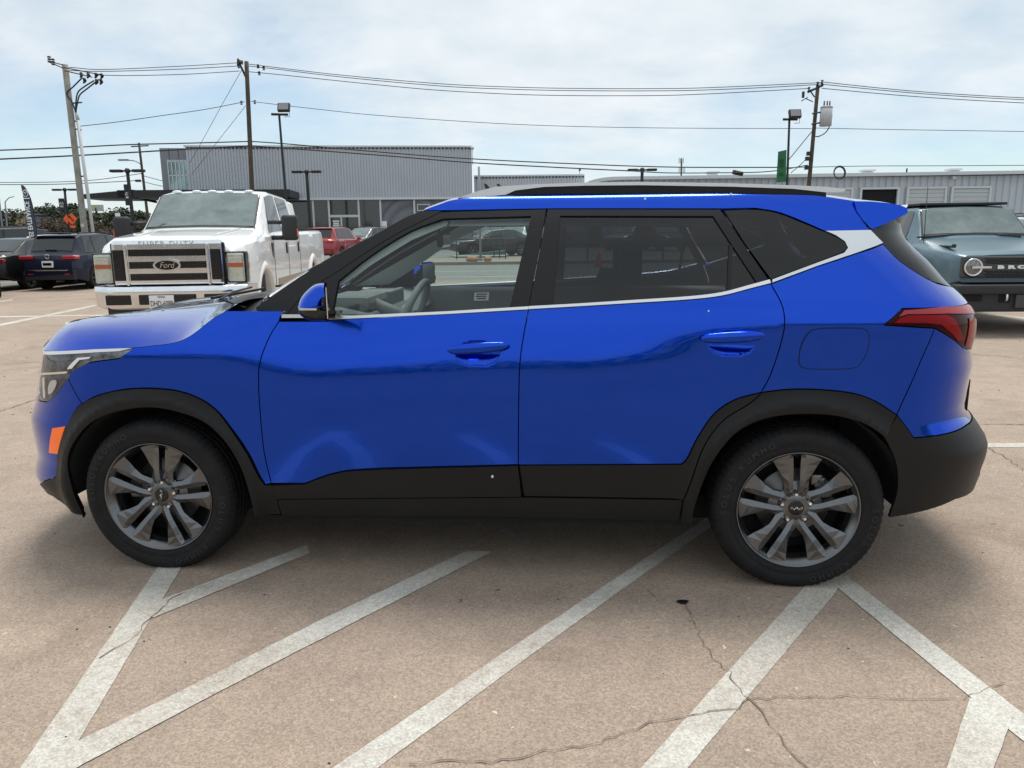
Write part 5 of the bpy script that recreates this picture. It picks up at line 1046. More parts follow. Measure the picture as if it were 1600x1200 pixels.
# ---- body panels
panel('front_cladding', [('c', .355), (55,744), (88,745)] + A_OUT + [(426,757), (433,778.5), (440,803), (401,804)] + A_IN[::-1] + [(132,801), (84,775), ('c', .21)], M_blk, off=arch(0), grid=.02, lip=.03)
panel('front_bumper', [('c', .355), (55,744), (88,745), (91,711), (104,668), (119,638), (128,631), (107,592), (96,605), (84,621), (73.8,628), (63,627), ('pf', .45, .70), ('pf', .52, .62), ('c', .62)], M_paint, grid=.025)
panel('front_grille', [('c', .62), ('pf', .52, .62), ('pf', .45, .70), ('pf', .40, .948), ('c', .956)], M_gloss, gap=.003, off=-.01, grid=.03)
side_mark = panel('side_marker', [(83,669), (103,666), (91,709), (77.5,707)], M_orange, off=.004, gap=0, lip=.008, grid=.02)
panel('front_fender', [(109,583), (107,592)] + A_OUTF + [(424,755)] + GAP_F[::-1][1:] + [(440,487), (445,485.6), (400,485.4)] + HOODL[::-1][:-8] + [(209,543), (186,560), (138,566.7)], M_paint, grid=.025)
hl = panel('headlight', [(66.7,547), (150,544.5), (209,543), (186,560), (138,566.7), (109,583), (96,605), (84,621), (73.8,628), (60,626), ('pf', .45, .70), ('pf', .40, .948)], M_lamp, off=-.012, lip=.0, grid=.02)
hlc = panel('lens', [(66.7,547), (150,544.5), (209,543), (186,560), (138,566.7), (109,583), (96,605), (84,621), (73.8,628), (60,626), ('pf', .45, .70), ('pf', .40, .948)], glass_mat('lamp_lens', (.86, .88, .9)), hl, off=.0, lip=0, gap=.002, grid=.02)
panel('light_strip', [(67,548.5), (150,545.6), (206,543.8), (186,548.5), (150,550.5), (68,554)], M_drl, hl, off=.001, lip=.004, gap=0, grid=.02)
panel('light_strip', [(108,572), (121,559), (142,557.5), (139,560.5), (124,562.5), (112,576), (105,577)], M_drl, hl, off=.001, lip=.004, gap=0, grid=.02)
panel('light_strip', [(63,582.5), (106,580), (104,583.5), (63,586)], M_chrome, hl, off=.001, lip=.004, gap=0, grid=.02)
panel('light_strip', [(66.5,590), (70,589), (71,622), (68,622)], M_chrome, hl, off=.001, lip=.004, gap=0, grid=.02)
panel('projector', crom([(75,606),(79,596),(87,594),(88,601),(82,613),(76,616),(75,606)], 4)[:-1], M_bead, hl, off=.001, lip=.004, gap=0, grid=.01, res=.006)
HF = (0, 0)
hcf = hit(746, 549)[0]; hcr = hit(1144, 533)[0]
fd = panel('front_door', GAP_F[:-1] + [(424,755)] + DOORLOW[1:] + GAP_M[::-1][1:] + CHB[::-1][1:] + [(512,502)], M_paint, grid=.028, off=handle_dent(hcf[0], hcf[1] - .010), dense=[(hcf[0], hcf[1] - .010, .095, .058, .007)])
rd = panel('rear_door', CRB + GAP_R[1:] + B_OUTL[::-1][1:] + [(815,726.5)] + [(810,726)] + GAP_M[::-1][1:-1], M_paint, grid=.028, off=handle_dent(hcr[0], hcr[1] - .010), dense=[(hcr[0], hcr[1] - .010, .095, .058, .007)])
panel('door_cladding', DOORLOW + [(813,749), (815.5,775), (433,778.5)], M_blk, fd, off=lowdoor, grid=.03)
panel('door_cladding', [(811,726.5)] + B_OUTL + GAP_R2[1:] + [(819,775), (814.5,749)], M_blk, rd, off=arch(2.63), grid=.02)
panel('rocker_panel', [(433,779.5), (815,776), (1067,780), (1061.5,814), (750,807), (401,805), (440,803.5)], M_blk, off=.004, grid=.03)
panel('rear_cladding', B_OUT + [(1382,681)] + B_IN[::-1] + [(1061.5,814.5)] + GAP_R2[::-1][:-1], M_blk, off=arch(2.63), grid=.02, lip=.03)
panel('quarter_panel', GAP_R + B_OUT[1:] + [(1460,513), (1381,508), (1410,482), (1512.5,473.5), ('pr', .30, 1.085), ('pr', .30, 1.12), (1488,448.5)] + QTOP[::-1][1:] + [(1337.5,396), (1276,416.5), (1206,443)], M_paint, grid=.025)
panel('rear_bumper_skin', [(1460,513), (1503.7,543), (1517,548.5), ('pr', .42, .88), ('r', .88), ('r', .635), (1509,664.5), (1427.6,684), (1414,664.5), (1401,648)], M_paint, grid=.025)
panel('rear_bumper', [(1401,648), (1414,664.5), (1427.6,684), (1509,664.5), ('r', .635), ('r', .24), (1519,765.5), (1490.5,780)] + B_IN2[::-1], M_blk, off=.004, grid=.025)
panel('tailgate', [('r', .885), ('pr', .42, .885), ('pr', .42, 1.09), ('pr', .36, 1.13), ('r', 1.13)], M_paint, grid=.03)
px_prism('exhaust_trim', [(1523,745), (1534,720), (1531,742), (1521,765)], .33, .40, M_rim)
tlp = [(1381,508), (1396,494), (1410,482), (1470,477), (1512.5,473.5), (1522,481), ('pr', .40, 1.055), ('pr', .40, .90), (1517,548), (1503.7,543), (1460,513), (1420,510)]
tl = panel('taillight', tlp, M_redd, off=-.002, lip=.006, grid=.02)
panel('light_band', [(1398,505), (1405,498), (1418,493), (1478,492), (1490,497), (1505,530), (1497,533), (1470,507), (1440,504)], M_red, tl, off=.0015, lip=.003, gap=0, grid=.02)
panel('lens_top', [(1413,485), (1470,480), (1512,476), (1523,486), (1519,490), (1480,490), (1418,491), (1404,495)], M_redl, tl, off=.002, lip=.003, gap=0, grid=.02)
panel('lens_edge', [(1514,497), (1525,492), (1524,520), (1517,545), (1508,540)], M_red, tl, off=.0015, lip=.003, gap=0, grid=.02)
FD = [(1248,567)] + crom([(1248,560),(1250,545),(1256,530),(1264,519),(1275,514),(1300,512.5),(1340,512.5),(1352,515),(1358,523),(1357,540),(1352,556),(1344,568),(1334,575),(1300,577),(1262,576),(1251,573)], 3)
panel('fuel_door_gap', FD, M_dark, off=.0010, lip=0, gap=-.0012, grid=.02, res=.008)
panel('fuel_door', FD, M_paint, off=.0022, lip=.002, gap=.0022, grid=.02, res=.008)
# handles
def handle(par, pts, gx):
    (x0, _, z0) = pp(pts[0], pts[1], -.045); (x1, _, z1) = pp(pts[2], pts[3], -.045); mb = MB(); n = 18; rows = []
    for i in range(n + 1):
        t = i / n; x = x0 + (x1 - x0) * t; z = z0 + (z1 - z0) * t; e = math.sin(math.pi * min(max(t, .001), .999)) ** .28; hz = .021 * e + .001; hy = .012 * e + .001
        y = -.046 - .010 * math.sin(math.pi * t) - YC
        rows.append([(x, y + hy * math.cos(a), z + hz * math.sin(a)) for a in np.linspace(0, 2 * math.pi, 13)])
    mb.grid(rows, True); mb.build('door_handle', M_paint, par)
    m2 = MB().grid([[(p[0], -p[1], p[2]) for p in r_] for r_ in rows], True); m2.build('door_handle', M_paint, FARP[par.name])
handle(fd, (699,547,794,540), 0); handle(rd, (1095,529,1195,524), 0)
for (a, b, par) in ((fd, None, fd), (rd, None, rd)): pass
# greenhouse frames and glass
SAIL = crom([(445,494), (481,455), (527.5,424), (610,371), (689,331)], 4)
panel('a_pillar', [(400,485.4)] + crom([(400,480),(456,440.6),(512.5,405),(587.5,365.6),(632.5,340),(662,328.5)], 3) + [(689,329.5)] + SAIL[::-1] + [(441,487)], M_frame, s='G', gap=.001, grid=.03)
WIN_F = [(519,493.5), (529,439)] + crom([(529,439),(580,399),(640,362),(692.5,342)], 3)[1:] + [(829,338), (796,481)]
fo = [(436,502), (445,495)] + SAIL[1:] + [(854,326.5), (845,379), (826,480)]
panel('door_frame', fo + [(796,481)] + [(829,338)] + crom([(529,439),(580,399),(640,362),(692.5,342)], 3)[::-1] + [(519,493.5), (512,502)], M_frame, fd, s='G', gap=.0015, grid=.03)
panel('window_glass', WIN_F, M_glass, fd, s='G', off=-.008, lip=0, gap=-.004, grid=.05)
panel('door_frame', [(826,480), (845,379), (855.5,326.5), (1125,327), (1162.5,381.5), (1202,438.5), (1183,443), (1144,384), (1114,338), (876,337.5), (865,477)], M_frame, rd, s='G', gap=.0015, grid=.03)
panel('window_glass', [(865,478), (876,337.5), (1114,338), (1144,384), (1183,444), (1138,456), (1075,466), (987,471.5)], M_tint, rd, s='G', off=-.008, lip=0, gap=-.004, grid=.05)
panel('window_divider', [(1139,382), (1145,384), (1142,456), (1136,457)], M_frame, rd, s='G', off=-.001, lip=.008, gap=0, grid=.05)
QW = [(1130,329)] + crom([(1130,329),(1180,327.5),(1215,333),(1250,346.5),(1285,361),(1311,373),(1320,380),(1324,388),(1316,395)], 3)[1:] + [(1276,411), (1204,437), (1163.5,381.5)]
panel('quarter_window', QW, glass_mat('quarter_tint', (.05, .053, .055)), s='G', off=.002, lip=.01, gap=.002, grid=.04)
panel('belt_moulding', CHT + CHB[::-1], M_silver, fd, off=.006, lip=.012, gap=0, grid=.05)
panel('belt_moulding', CRT + CRB[::-1], M_silver, rd, off=.006, lip=.012, gap=0, grid=.05)
panel('quarter_moulding', [(1206,437)] + [(1276,411), (1318,395.5), (1324,388), (1319,378), (1305,368.5), (1289,361.5), (1359,360), (1379,380.5), (1337.5,396), (1276,416.5), (1206,442.5)], M_silver, s='G', off=.006, lip=.02, gap=.0008, grid=.04)
BT = crom([(1407,353),(1412,368),(1430,400),(1455,438)], 3)
panel('rear_pillar_panel', [(1361,360), (1361,354), (1385,344), (1417,331)] + BT + QTOP[::-1][5:], M_gloss, s='G', off=.0, gap=.001, grid=.04)
panel('rear_window', BT + [(1488,448), ('pr', .40, 1.14), ('r', 1.14), ('r', 1.50), ('pr', .46, 1.50), (1412,348)], glass_mat('rear_tint', (.12, .125, .13)), s='G', off=-.004, lip=0, gap=0, grid=.04)
# roof side strip and roof
REDGE = [(662,328.5), (689,329), (854,326), (1125,326), (1180,325)] + crom([(1180,325),(1215,331),(1250,344),(1289,361)], 4)[1:] + [(1340,360.3), (1359,359.5)]
RTOP = crom([(662,328), (685,319.5),(715,311),(790,305),(1000,302.5),(1237,304),(1289,307),(1337,313.7)], 4)
panel('roof_side', REDGE + crom([(1359,359.5),(1347,344),(1339.6,331),(1337,313.7)], 3)[1:] + RTOP[::-1][1:-1], M_paint, s='G', gap=.0012, grid=.025)
def bez(p0, p1, p2, p3, n):
    t = np.linspace(0, 1, n)[:, None]; return (1-t)**3 * p0 + 3*(1-t)**2*t * p1 + 3*(1-t)*t*t * p2 + t**3 * p3
def half_loft(name, E, Sp, T0, m0, m1, mat, n=16, parent=suv, row0=None, **props):
    """rows from near edge E over spine Sp (y = 0 local) and mirrored to the far side"""
    rows = []
    for e, s_, t0 in zip(E, Sp, T0):
        e = np.array(e, float); s_ = np.array(s_, float); Ld = np.linalg.norm(s_ - e); t0 = np.array(t0, float); t0 /= np.linalg.norm(t0)
        b = bez(e, e + t0 * Ld * m0, s_ + np.array([0, -1, 0]) * Ld * m1, s_, n)
        rows.append([tuple(p) for p in b] + [(p[0], -p[1], p[2]) for p in b[::-1][1:]])
    if row0: rows = [row0 + [(p[0], -p[1], p[2]) for p in row0[::-1][1:]]] + rows[1:]
    return MB().grid(rows, True).build(name, mat, parent, **props)
def edge3(pxs, s, off=0.0):
    h = np.array([hit(a, b, s)[0] for a, b in pxs]); P = surf_pt(h[:, 0], h[:, 1], s)
    if off: P = P + surf_nrm(h[:, 0], h[:, 1], s) * off
    P[:, 1] -= YC; return P
Er = edge3(RTOP, 'G', -.001); xs0, xs1 = Er[0][0], Er[-1][0]
zr = tab([.9, 1.1, 1.3, 1.6, 2.0, 2.4, 2.8, 3.15], [1.478, 1.535, 1.575, 1.605, 1.612, 1.606, 1.585, 1.553])
RSP = [(p[0] - .06 * (1 - sst(p[0], xs0, xs0 + .5)), 0, p[2] + .002 + .022 * float(sst(p[0], xs0, xs0 + .7))) for p in Er]
half_loft('roof', Er, RSP, [(0, 1, .22)] * len(Er), .25, .45, M_paint, n=20)
# rear spoiler
sp = [pp(*q, .24) for q in [(1337.5,314), (1365,314.5), (1394,317.5), (1410,321), (1419,325.5), (1418,333), (1407,338.5), (1361.5,357.5), (1359,357.5), (1347,344), (1339.6,331)]]
rows = []
for yy, k in ((0, 1.0), (.14, 1.02), (.34, 1.05), (.633, 1.06)):
    rows.append([(sp[0][0] + (p[0] - sp[0][0]) * k, (-.633 + yy + (.35 * (p[2] - 1.44) if yy == 0 else 0)), p[2] + (0 if yy <= 0 else .03 * min(1, yy / .4) * (1 if p[2] > 1.46 else 2.4))) for p in sp + sp[:1]])
full = rows + [[(p[0], -p[1], p[2]) for p in r_] for r_ in rows[::-1]]
mb = MB().grid(full, False); nf = len(sp)
tri = geometry.tessellate_polygon([[Vector((p[0], p[2], 0)) for p in sp]])
for t in tri: mb.add([rows[0][i] for i in t], [(0, 1, 2)]); mb.add([full[-1][i] for i in t], [(0, 1, 2)])
mb.build('rear_spoiler', M_paint, suv)
# windscreen, hood, cowl
Ew = edge3(crom([(400,480.5),(456,441),(512.5,405.5),(587.5,366),(632.5,340.5),(662,329)], 5), 'G', -.006)
zt = np.linspace(0, 1, len(Ew))
WSP = [(p[0] - .05 - .11 * (1 - t), 0, p[2] + .006 + .02 * (1 - t)) for p, t in zip(Ew, zt)]
half_loft('windscreen', Ew, WSP, [(-.25, 1, .05)] * len(Ew), .3, .4, M_wglass)
Eh = edge3([(67,547.5)] + HOODL[:-1] + [(355,485.4)], 'L', -.0005)
xe = Eh[:, 0]; fr = (xe - xe[0]) / (xe[-1] - xe[0])
zh = tab([-.735, -.68, -.56, -.3, 0, .3, .45], [.958, .986, 1.010, 1.050, 1.080, 1.108, 1.118])
HSP = [(-.735 + (.28 + .735) * f, 0, float(zh(-.735 + (.28 + .735) * f))) for f in fr]
T0 = [(-.25 * (1 - f), .55 + .5 * f, 1.0 - .75 * f) for f in fr]
hrow = [tuple(np.array(p) - [0, YC, 0]) for p in (lambda s0_, s1_: surf_pt(np.linspace(s0_, s1_, 18), np.linspace(hit(67, 547.5)[0][1], .958, 18)))(hit(67, 547.5)[0][0], float(Sx(XF(np.float64(.958)), np.float64(.958))))]
half_loft('hood', Eh, HSP, T0, .26, .42, M_paint, n=18, row0=hrow)
mb = MB()
cow = [(.30, -.70, 1.075), (.16, -.4, 1.11), (.10, 0, 1.12), (.16, .4, 1.11), (.30, .70, 1.075)]
P = [[(x + dx, y, z + dz) for (x, y, z) in crom(cow, 5)] for dx, dz in ((-.02, -.012), (.08, .0), (.24, .0))]
mb.grid(P, True); mb.build('cowl', M_frame, suv)
for y0 in (-.66, .05):
    mb = MB(); mb.tube([(.36, y0, 1.10), (.22, y0 + .06, 1.135), (.19, y0 + .25, 1.15), (.17, y0 + .5, 1.155)], .005, 6); mb.box((.20, y0 + .30, 1.142), (.014, .55, .010)); mb.build('wiper', M_frame, suv)
# roof rails
RS = [(715,309.3), (745,299), (775,291.6), (830,288), (914,285), (1000,284), (1140,286.2), (1240,289.5), (1294,292), (1318,295), (1322,297.5), (1316,300), (1291,300.5), (1240,295), (1140,291.5), (1000,289.3), (914,290), (850,292), (805,297.5), (790,304.3), (740,308)]
px_prism('roof_rail', RS, .285, .315, M_silver)
RB = [(790,304.3), (805,297.5), (850,292), (914,290), (1000,289.3), (1140,291.5), (1240,295), (1291,300.5), (1291,307), (1237,304.5), (1226,298.5), (1200,297), (1140,296), (1000,294.5), (900,295.5), (850,298), (830,304)]
px_prism('rail_base', [(790,305.5)] + RB[1:8] + [(1291,308.5), (1237,306), (1000,305), (850,306.5)], .291, .311, M_blk)
# inner shell, liners and cabin
panel('inner_shell', [('xz', -.62, .36), ('xz', -.62, .78), ('xz', 0, .86), ('xz', .42, 1.0), ('xz', 2.75, 1.12), ('xz', 3.2, 1.02), ('xz', 3.3, .40), ('xz', 3.12, .40)] + [('xz', 2.63 + .45 * math.cos(a), .322 + .45 * math.sin(a)) for a in np.linspace(.1, math.pi - .05, 14)] + [('xz', 2.1, .24), ('xz', .52, .24)] + [('xz', .45 * math.cos(a), .322 + .45 * math.sin(a)) for a in np.linspace(.1, math.pi - .05, 14)], M_dark, off=-.030, lip=0, gap=0, grid=.06)
mb = MB(); mb.box((1.27, 0, .24), (3.45, 1.24, .10)); mb.box((1.33, 0, .265), (1.72, 1.66, .07)); mb.box((-.45, 0, .5), (.4, 1.1, .5)); mb.box((3.1, 0, .55), (.5, 1.2, .5))
mb.build('underbody', M_dark, suv)
for sg in (-1, 1):
    for cx0 in (0, 2.63):
        P = []
        for a in np.linspace(-.04, math.pi + .04, 22):
            P.append([(cx0 + r_ * math.cos(a), sg * (YC - yy), .322 + r_ * math.sin(a)) for r_, yy in ((.412, .012), (.405, .06), (.40, .30), (.12, .34))])
        MB().grid(P, True).build('wheel_liner', M_dark, suv)
for sg in (-1, 1):
    mb = MB(); P = [[(x, sg * y, z) for (y, z) in ((.80, 1.075), (.76, 1.085), (.70, 1.06), (.69, .9), (.70, (.4 if x < 2.15 else .86)))] for x in np.linspace(.46, 2.6, 12)]
    mb.grid(P, True); mb.box((1.1, sg * .68, .80), (.5, .06, .05), bev=.02); mb.build('door_trim', M_cabin, suv)
mb = MB(); dp = [(.42, .70), (.42, 1.06), (.52, 1.085), (.72, 1.09), (.86, 1.06), (.90, 1.0), (.84, .93), (.80, .6)]
mb.prism(dp, -.70, .70); mb.box((.74, -.33, 1.10), (.22, .34, .07), bev=.03); mb.box((.84, 0, 1.06), (.03, .30, .14), bev=.01); mb.build('dashboard', M_cabin, suv)
st = thing('steering_wheel', '', ''); [st.__delitem__(k) for k in ('label', 'category')]; bpy.data.objects.remove(st)
ax = Vector((.92, 0, -.40)).normalized(); u_ = Vector((0, 1, 0)); v_ = ax.cross(u_); cc = Vector((1.0, -.36, 1.02)); mb = MB()
mb.tube([cc + (u_ * math.cos(t) + v_ * math.sin(t)) * .185 for t in np.linspace(0, 2 * math.pi, 33)], .016, 8)
mb.sphere(cc - ax * .02, .06, sc_=(.6, 1, 1)); mb.tube([cc, cc + u_ * .18], .014); mb.tube([cc, cc - u_ * .18], .014); mb.tube([cc, cc - v_ * .18 * (1 if v_.z > 0 else -1)], .014); mb.tube([cc, cc - ax * .22], .03)
mb.build('steering_wheel', M_cabin, suv)
for y0 in (-.36, .36):
    mb = MB(); mb.box((1.55, y0, .62), (.52, .50, .18), bev=.06, smooth=True); mb.prism([(1.70, .62), (1.84, .62), (2.02, 1.14), (1.97, 1.2), (1.88, 1.2), (1.80, 1.0)], y0 - .24, y0 + .24); mb.box((1.99, y0, 1.27), (.09, .26, .17), bev=.035, smooth=True); mb.build('front_seat', M_seat, suv)
mb = MB(); mb.box((2.35, 0, .65), (.5, 1.3, .18), bev=.06); mb.prism([(2.52, .65), (2.66, .65), (2.84, 1.16), (2.72, 1.18), (2.64, 1.0)], -.62, .62)
for y0 in (-.4, 0, .4): mb.box((2.82, y0, 1.2), (.08, .24, .14), bev=.03)
mb.build('rear_seat', M_seat, suv)
mb = MB(); rows = []
Ei = edge3([(700,332),(760,331),(854,330),(960,330),(1060,330),(1125,331),(1180,333)], 'G', -.02)
for e, s_ in zip(Ei, [(p[0], 0, p[2] + .05) for p in Ei]):
    rows.append([tuple(bez(np.array(e) + [0, .0, -.045], np.array(e) + [0, .05, .03], np.array(s_) + [0, -.3, -.02], np.array(s_) - [0, 0, .02], 6)[k]) for k in range(6)])
rows = [r_ + [(p[0], -p[1], p[2]) for p in r_[::-1][1:]] for r_ in rows]; mb.grid(rows, True); mb.build('headliner', M_cabinl, suv)
panel('pillar_trim', [(404,480), (460,447), (590,374), (660,335), (700,335), (695,346), (640,369), (580,406), (531,440), (470,478)], M_cabinl, s='G', off=-.035, lip=0, gap=0, grid=.05)
mb = MB(); mb.box((1.10, 0, 1.37), (.03, .24, .07), bev=.012); mb.tube([(1.09, 0, 1.38), (1.05, 0, 1.46)], .012); mb.build('inside_mirror', M_gloss, suv)
# door mirrors
mp_ = [pp(*q, -.11) for q in crom([(512,500),(486,499),(470,492),(465.8,480),(472,462),(488,446),(500,441.8),(507,442)], 4)] ; mp_ = [(p[0], p[2]) for p in mp_]
zc_ = pp(489, 479, -.11)[2]; x_back = max(p[0] for p in mp_); zmid = .5 * (min(p[1] for p in mp_) + max(p[1] for p in mp_))
for sg, dpar in ((1, fd), (-1, FARP[fd.name])):
    for nm, sel, mt in (('mirror_cap', 1, M_paint), ('mirror_housing', 0, M_gloss)):
        rows = []
        for t in np.linspace(-1, 1, 17):
            k = (1 - abs(t) ** 4) ** .5 if abs(t) < 1 else 0.02; y = -.105 - YC + t * .105; r_ = []
            for (x, z) in mp_:
                zz = zmid + (z - zmid) * (.35 + .65 * k); xx = x_back - (x_back - x) * (.25 + .75 * k) - .27 * t * .105
                if sel: zz = max(zz, zc_)
                else: zz = min(zz, zc_ - .001); 
                ins = 0 if sel else -.002
                r_.append((xx - ins, y * sg, zz))
            rows.append(r_)
        mb = MB().grid(rows, True)
        if not sel: mb.add([(x_back + .024, sg * (-.105 - YC - .10), pp(507, 447, -.11)[2]), (x_back - .030, sg * (-.105 - YC + .10), pp(507, 447, -.11)[2]), (x_back - .030, sg * (-.105 - YC + .10), pp(507, 499, -.11)[2]), (x_back + .024, sg * (-.105 - YC - .10), pp(507, 499, -.11)[2])], [(0, 1, 2, 3)])
        mo = mb.build(nm, mt, dpar)
    MB().prism([(x_back - .005, zc_ - .004), (x_back - .005, zc_ + .003), (x_back - .072, zc_ + .003), (x_back - .072, zc_ - .004)], sg * (-.105 - YC - .106), sg * (-.105 - YC - .02)).build('mirror_strip', M_silver, dpar)
    MB().box((0, 0, 0), (.003, .17, .115), M=Matrix.Translation((x_back + .004, sg * (-.105 - YC), zmid)) @ Matrix.Rotation(sg * R(15.4), 4, 'Z')).build('mirror_glass', M_chrome, dpar)
    MB().prism([(x_back - .12, zc_ - .055), (x_back, zc_ - .055), (x_back + .01, zc_ - .03), (x_back - .10, zc_ - .03)], sg * (-.03 - YC), sg * (.05 - YC)).build('mirror_foot', M_gloss, dpar)
lab = panel('window_label', [(741,456.5), (764,456), (763,469), (740,469.5)], smat('label_grey', (.18, .20, .205), .6), fd, s='G', off=-.006, lip=0, gap=0, grid=.05, mirror=False)
for y_, a_, b_ in ((459, 744, 761), (462.5, 743, 760), (466, 745, 759)): panel('label_print', [(a_, y_ - .8), (b_, y_ - 1.0), (b_, y_ + .6), (a_, y_ + .8)], M_gloss, lab, s='G', off=-.0045, lip=0, gap=0, grid=.05, mirror=False)
# wheels
def wheel(cx0, sg, phi, logo_rot):
    hub = Vector((cx0, sg * -YC, .322)); w_ = bpy.data.objects.new('wheel', None)
    Mw = Matrix.Identity(4) if sg == 1 else Matrix.Rotation(math.pi, 4, 'Z')
    flat = lambda V: [Vector((v.x, v.y, max(v.z, -.322))) for v in V]
    # tyre
    prof = [(.226,.014),(.236,.002),(.246,-.003),(.262,-.009),(.264,-.0078),(.268,-.0105),(.290,-.013),(.306,-.009),(.318,.001),(.320,.0025),(.327,.012),(.331,.022),(.3335,.036),(.334,.048),(.327,.050),(.327,.056),(.334,.058),(.335,.080),(.328,.082),(.328,.088),(.335,.090),(.335,.112),(.328,.114),(.328,.120),(.335,.122),(.334,.142),(.327,.144),(.327,.150),(.334,.152),(.3335,.166),(.329,.184),(.316,.198),(.285,.208),(.250,.204),(.226,.19)]
    nseg = 216
    def rf(i, k, r):
        ph = i % 3
        if 9 <= k <= 12 and ph == 0: return r - (.0045 if k > 9 else .003)
        if 16 <= k <= 17 and (i + 1) % 4 == 0: return r - .003
        return r
    mb = MB().lathe(prof, nseg, rfun=rf); mb.v = flat(mb.v); base = mb
    tyre_o = None
    rimo = MB(); rimo.lathe([(.226,.016),(.2305,.003),(.2355,-.0035),(.2375,-.001),(.2365,.004)], 96); rimo.lathe([(.2305,.003),(.2265,.008),(.222,.014),(.212,.026),(.203,.045),(.198,.10),(.200,.18)], 96)
    sp_ = MB()
    rs = [.046,.066,.090,.115,.150,.185,.212,.2285]; a_ = [.006,.010,.0125,.013,.013,.0135,.015,.016]; b_ = [.042,.048,.047,.047,.060,.078,.092,.098]
    m_k = [.022,.027,.030,.031,.033,.036,.034,.026]; yt = [.034,.026,.020,.016,.013,.011,.009,.006]
    for k in range(5):
        th = phi + k * 2 * math.pi / 5; rad = Vector((math.cos(th), 0, math.sin(th))); tan = Vector((-math.sin(th), 0, math.cos(th)))
        for s2 in (-1, 1):
            rows = []
            for r0, a, b, m, y in zip(rs, a_, b_, m_k, yt):
                q = [(a, y + .034), (a, y + .008), (m, y), (b, y + .010 if r0 < .2 else y + .006), (b - .002, y + .04)]
                rows.append([rad * math.sqrt(max(r0 * r0 - (t_ * .75) ** 2, .0001)) + tan * (s2 * t_) + Vector((0, yy, 0)) for t_, yy in q])
            sp_.grid(rows, False)
        # web between the twins near the hub, and slot floor
        sp_.add([rad * .05 + tan * -.02 + Vector((0, .040, 0)), rad * .05 + tan * .02 + Vector((0, .040, 0)), rad * .105 + tan * .022 + Vector((0, .052, 0)), rad * .105 + tan * -.022 + Vector((0, .052, 0))], [(0, 1, 2, 3)])
        th2 = th + math.pi / 5; r2 = Vector((math.cos(th2), 0, math.sin(th2))); t2 = Vector((-math.sin(th2), 0, math.cos(th2)))
        sp_.add([r2 * .03 + t2 * -.03 + Vector((0, .034, 0)), r2 * .03 + t2 * .03 + Vector((0, .034, 0)), r2 * .070 + t2 * .024 + Vector((0, .036, 0)), r2 * .086 + Vector((0, .044, 0)), r2 * .070 - t2 * .024 + Vector((0, .036, 0)), r2 * .082 + Vector((0, .07, 0))], [(0, 1, 2, 3, 4)])
    hubm = MB().lathe([(.0001,.030),(.031,.030),(.036,.031),(.050,.034),(.064,.040),(.066,.07)], 60)
    disc = MB().lathe([(.0001,.075),(.07,.075),(.075,.09),(.145,.09),(.148,.095),(.145,.115)], 60)
    capm = MB().lathe([(.0001,.0245),(.026,.0245),(.0295,.026),(.031,.032)], 40)
    nuts = []
    for k in range(5):
        th = phi + k * 2 * math.pi / 5; c_ = Vector((math.cos(th) * .0565, 0, math.sin(th) * .0565)); nuts.append(c_)
    def mk(mb, name, mat, par, smooth=None):
        mb2 = MB(); mb2.v = [hub + (Mw @ v) for v in mb.v]; mb2.f = mb.f; mb2.sm = mb.sm; return mb2.build(name, mat, par)
    rim = mk(base, 'tyre', M_rubber, None)
    # wheel = empty-free: the rim mesh is the part, the rest hang on it
    wheel_o = mk(rimo, 'wheel', M_rim, suv); rim.parent = wheel_o
    mk(sp_, 'spokes', M_rim, wheel_o); mk(hubm, 'hub', M_rim, wheel_o); mk(disc, 'brake_disc', M_steel, wheel_o); mk(capm, 'centre_cap', M_gloss, wheel_o)
    bk = MB().lathe([(.0001,.13),(.19,.13),(.199,.12)], 40); mk(bk, 'brake_shield', M_dark, wheel_o)
    for c_ in nuts:
        nb = MB().lathe([(.0001,.024),(.006,.024),(.0085,.028),(.0085,.04)], 6, M=Matrix.Translation(c_), smooth=False); mk(nb, 'lug_nut', M_chrome, wheel_o)
        nb = MB().lathe([(.0095,.0395),(.014,.0335),(.0165,.0345)], 16, M=Matrix.Translation(c_)); mk(nb, 'lug_seat', M_gloss, wheel_o)
    cal = MB(); a0 = math.radians(38 if cx0 > 1 else 165)
    for k in range(5):
        a = a0 + (k - 2) * .13; cal.box((math.cos(a) * .135, .085, math.sin(a) * .135), (.045, .06, .045), bev=.01)
    mk(cal, 'brake_caliper', M_steel, wheel_o)
    # maker's mark on the cap: joined strokes
    lg = MB(); st_ = [[(-.0205,.0055),(-.0205,-.0055)], [(-.0205,-.004),(-.0125,.0045),(-.0065,-.0055),(-.0015,.0055),(.0025,.0055),(.0025,-.0055)], [(.0025,-.0055),(.0085,.0055),(.0175,-.0055),(.0205,-.0055)], [(.0205,-.0055),(.0205,.0055)]]
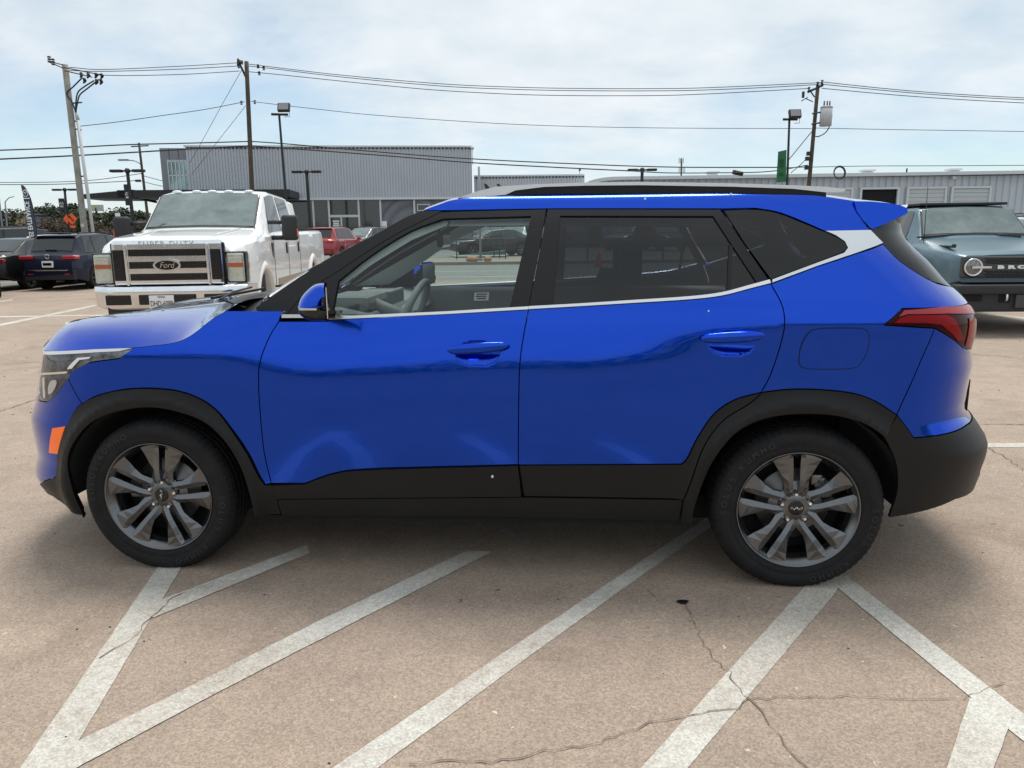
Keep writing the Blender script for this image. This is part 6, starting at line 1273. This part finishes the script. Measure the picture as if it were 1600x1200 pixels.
    st_ = [[(-.021,-.0055),(-.021,.005)], [(-.021,-.001),(-.009,.0055),(-.0105,.0055)], [(-.015,.0015),(-.0075,-.0055),(.0005,.0055),(.0005,-.0055)], [(.0005,-.0055),(.0085,.0055),(.0165,-.0055),(.0215,-.0055)]]
    st_ = [[(-.0215,-.0050),(-.0160,.0050),(-.0085,-.0050),(-.0005,.0050)], [(.0020,-.0050),(.0020,.0050)], [(.0020,.0048),(.0085,-.0050),(.0150,.0050),(.0150,-.0050),(.0210,.0050)]]
    cr2, sr2 = math.cos(logo_rot), math.sin(logo_rot)
    for path in st_: lg.tube([Vector(((a * cr2 - b * sr2) * 1.12, .0235, (a * sr2 + b * cr2) * 1.12)) for a, b in path], .0014, 5)
    mk(lg, 'cap_emblem', M_chrome, wheel_o)
    # raised sidewall lettering
    for word, ctr in (('SOLUS', -12), ('KUMHO', 128), ('SOLUS', 168), ('KUMHO', -62)):
        tx = MB()
        for i, chx in enumerate(word):
            vs, fs = text_geo(chx, .034, .0016); a = math.radians(ctr - (i - (len(word) - 1) / 2) * 7.0); Rr = Matrix.Rotation(-(a - math.pi / 2), 4, 'Y')
            T_ = Matrix.Translation(Vector((math.cos(a) * .287, -.0132, math.sin(a) * .287))); tx.add([T_ @ (Rr @ v) for v in vs], fs)
        mk(tx, 'sidewall_lettering', smat('raised_rubber', (.024, .024, .025), .55) if 'raised_rubber' not in bpy.data.materials else bpy.data.materials['raised_rubber'], wheel_o)
    return wheel_o
for cx0, ph, lr_ in ((0, R(82), R(80)), (2.63, R(93), R(0))):
    wheel(cx0, 1, ph, lr_); wheel(cx0, -1, ph + .3, lr_)
bpy.data.objects.remove(bpy.data.objects['wheel']) if False else None
# road grime: chipped paint and bird marks
mb = MB()
for px_, py_, r_ in ((1008,311,.0045), (1142,304,.005), (770,743,.005), (1107,486,.003)):
    h = np.array([hit(px_, py_, 'G' if py_ < 330 else 'L')[0]]); P = surf_pt(h[:, 0], h[:, 1], 'G' if py_ < 330 else 'L')[0]
    mb.sphere((P[0], P[1] - YC - (.014 if py_ > 730 else .001), P[2]), r_, 8, 5, (1, .3, 1.3))
mb.build('bird_dropping', smat('white_specks', (.75, .75, .72), .7), suv)
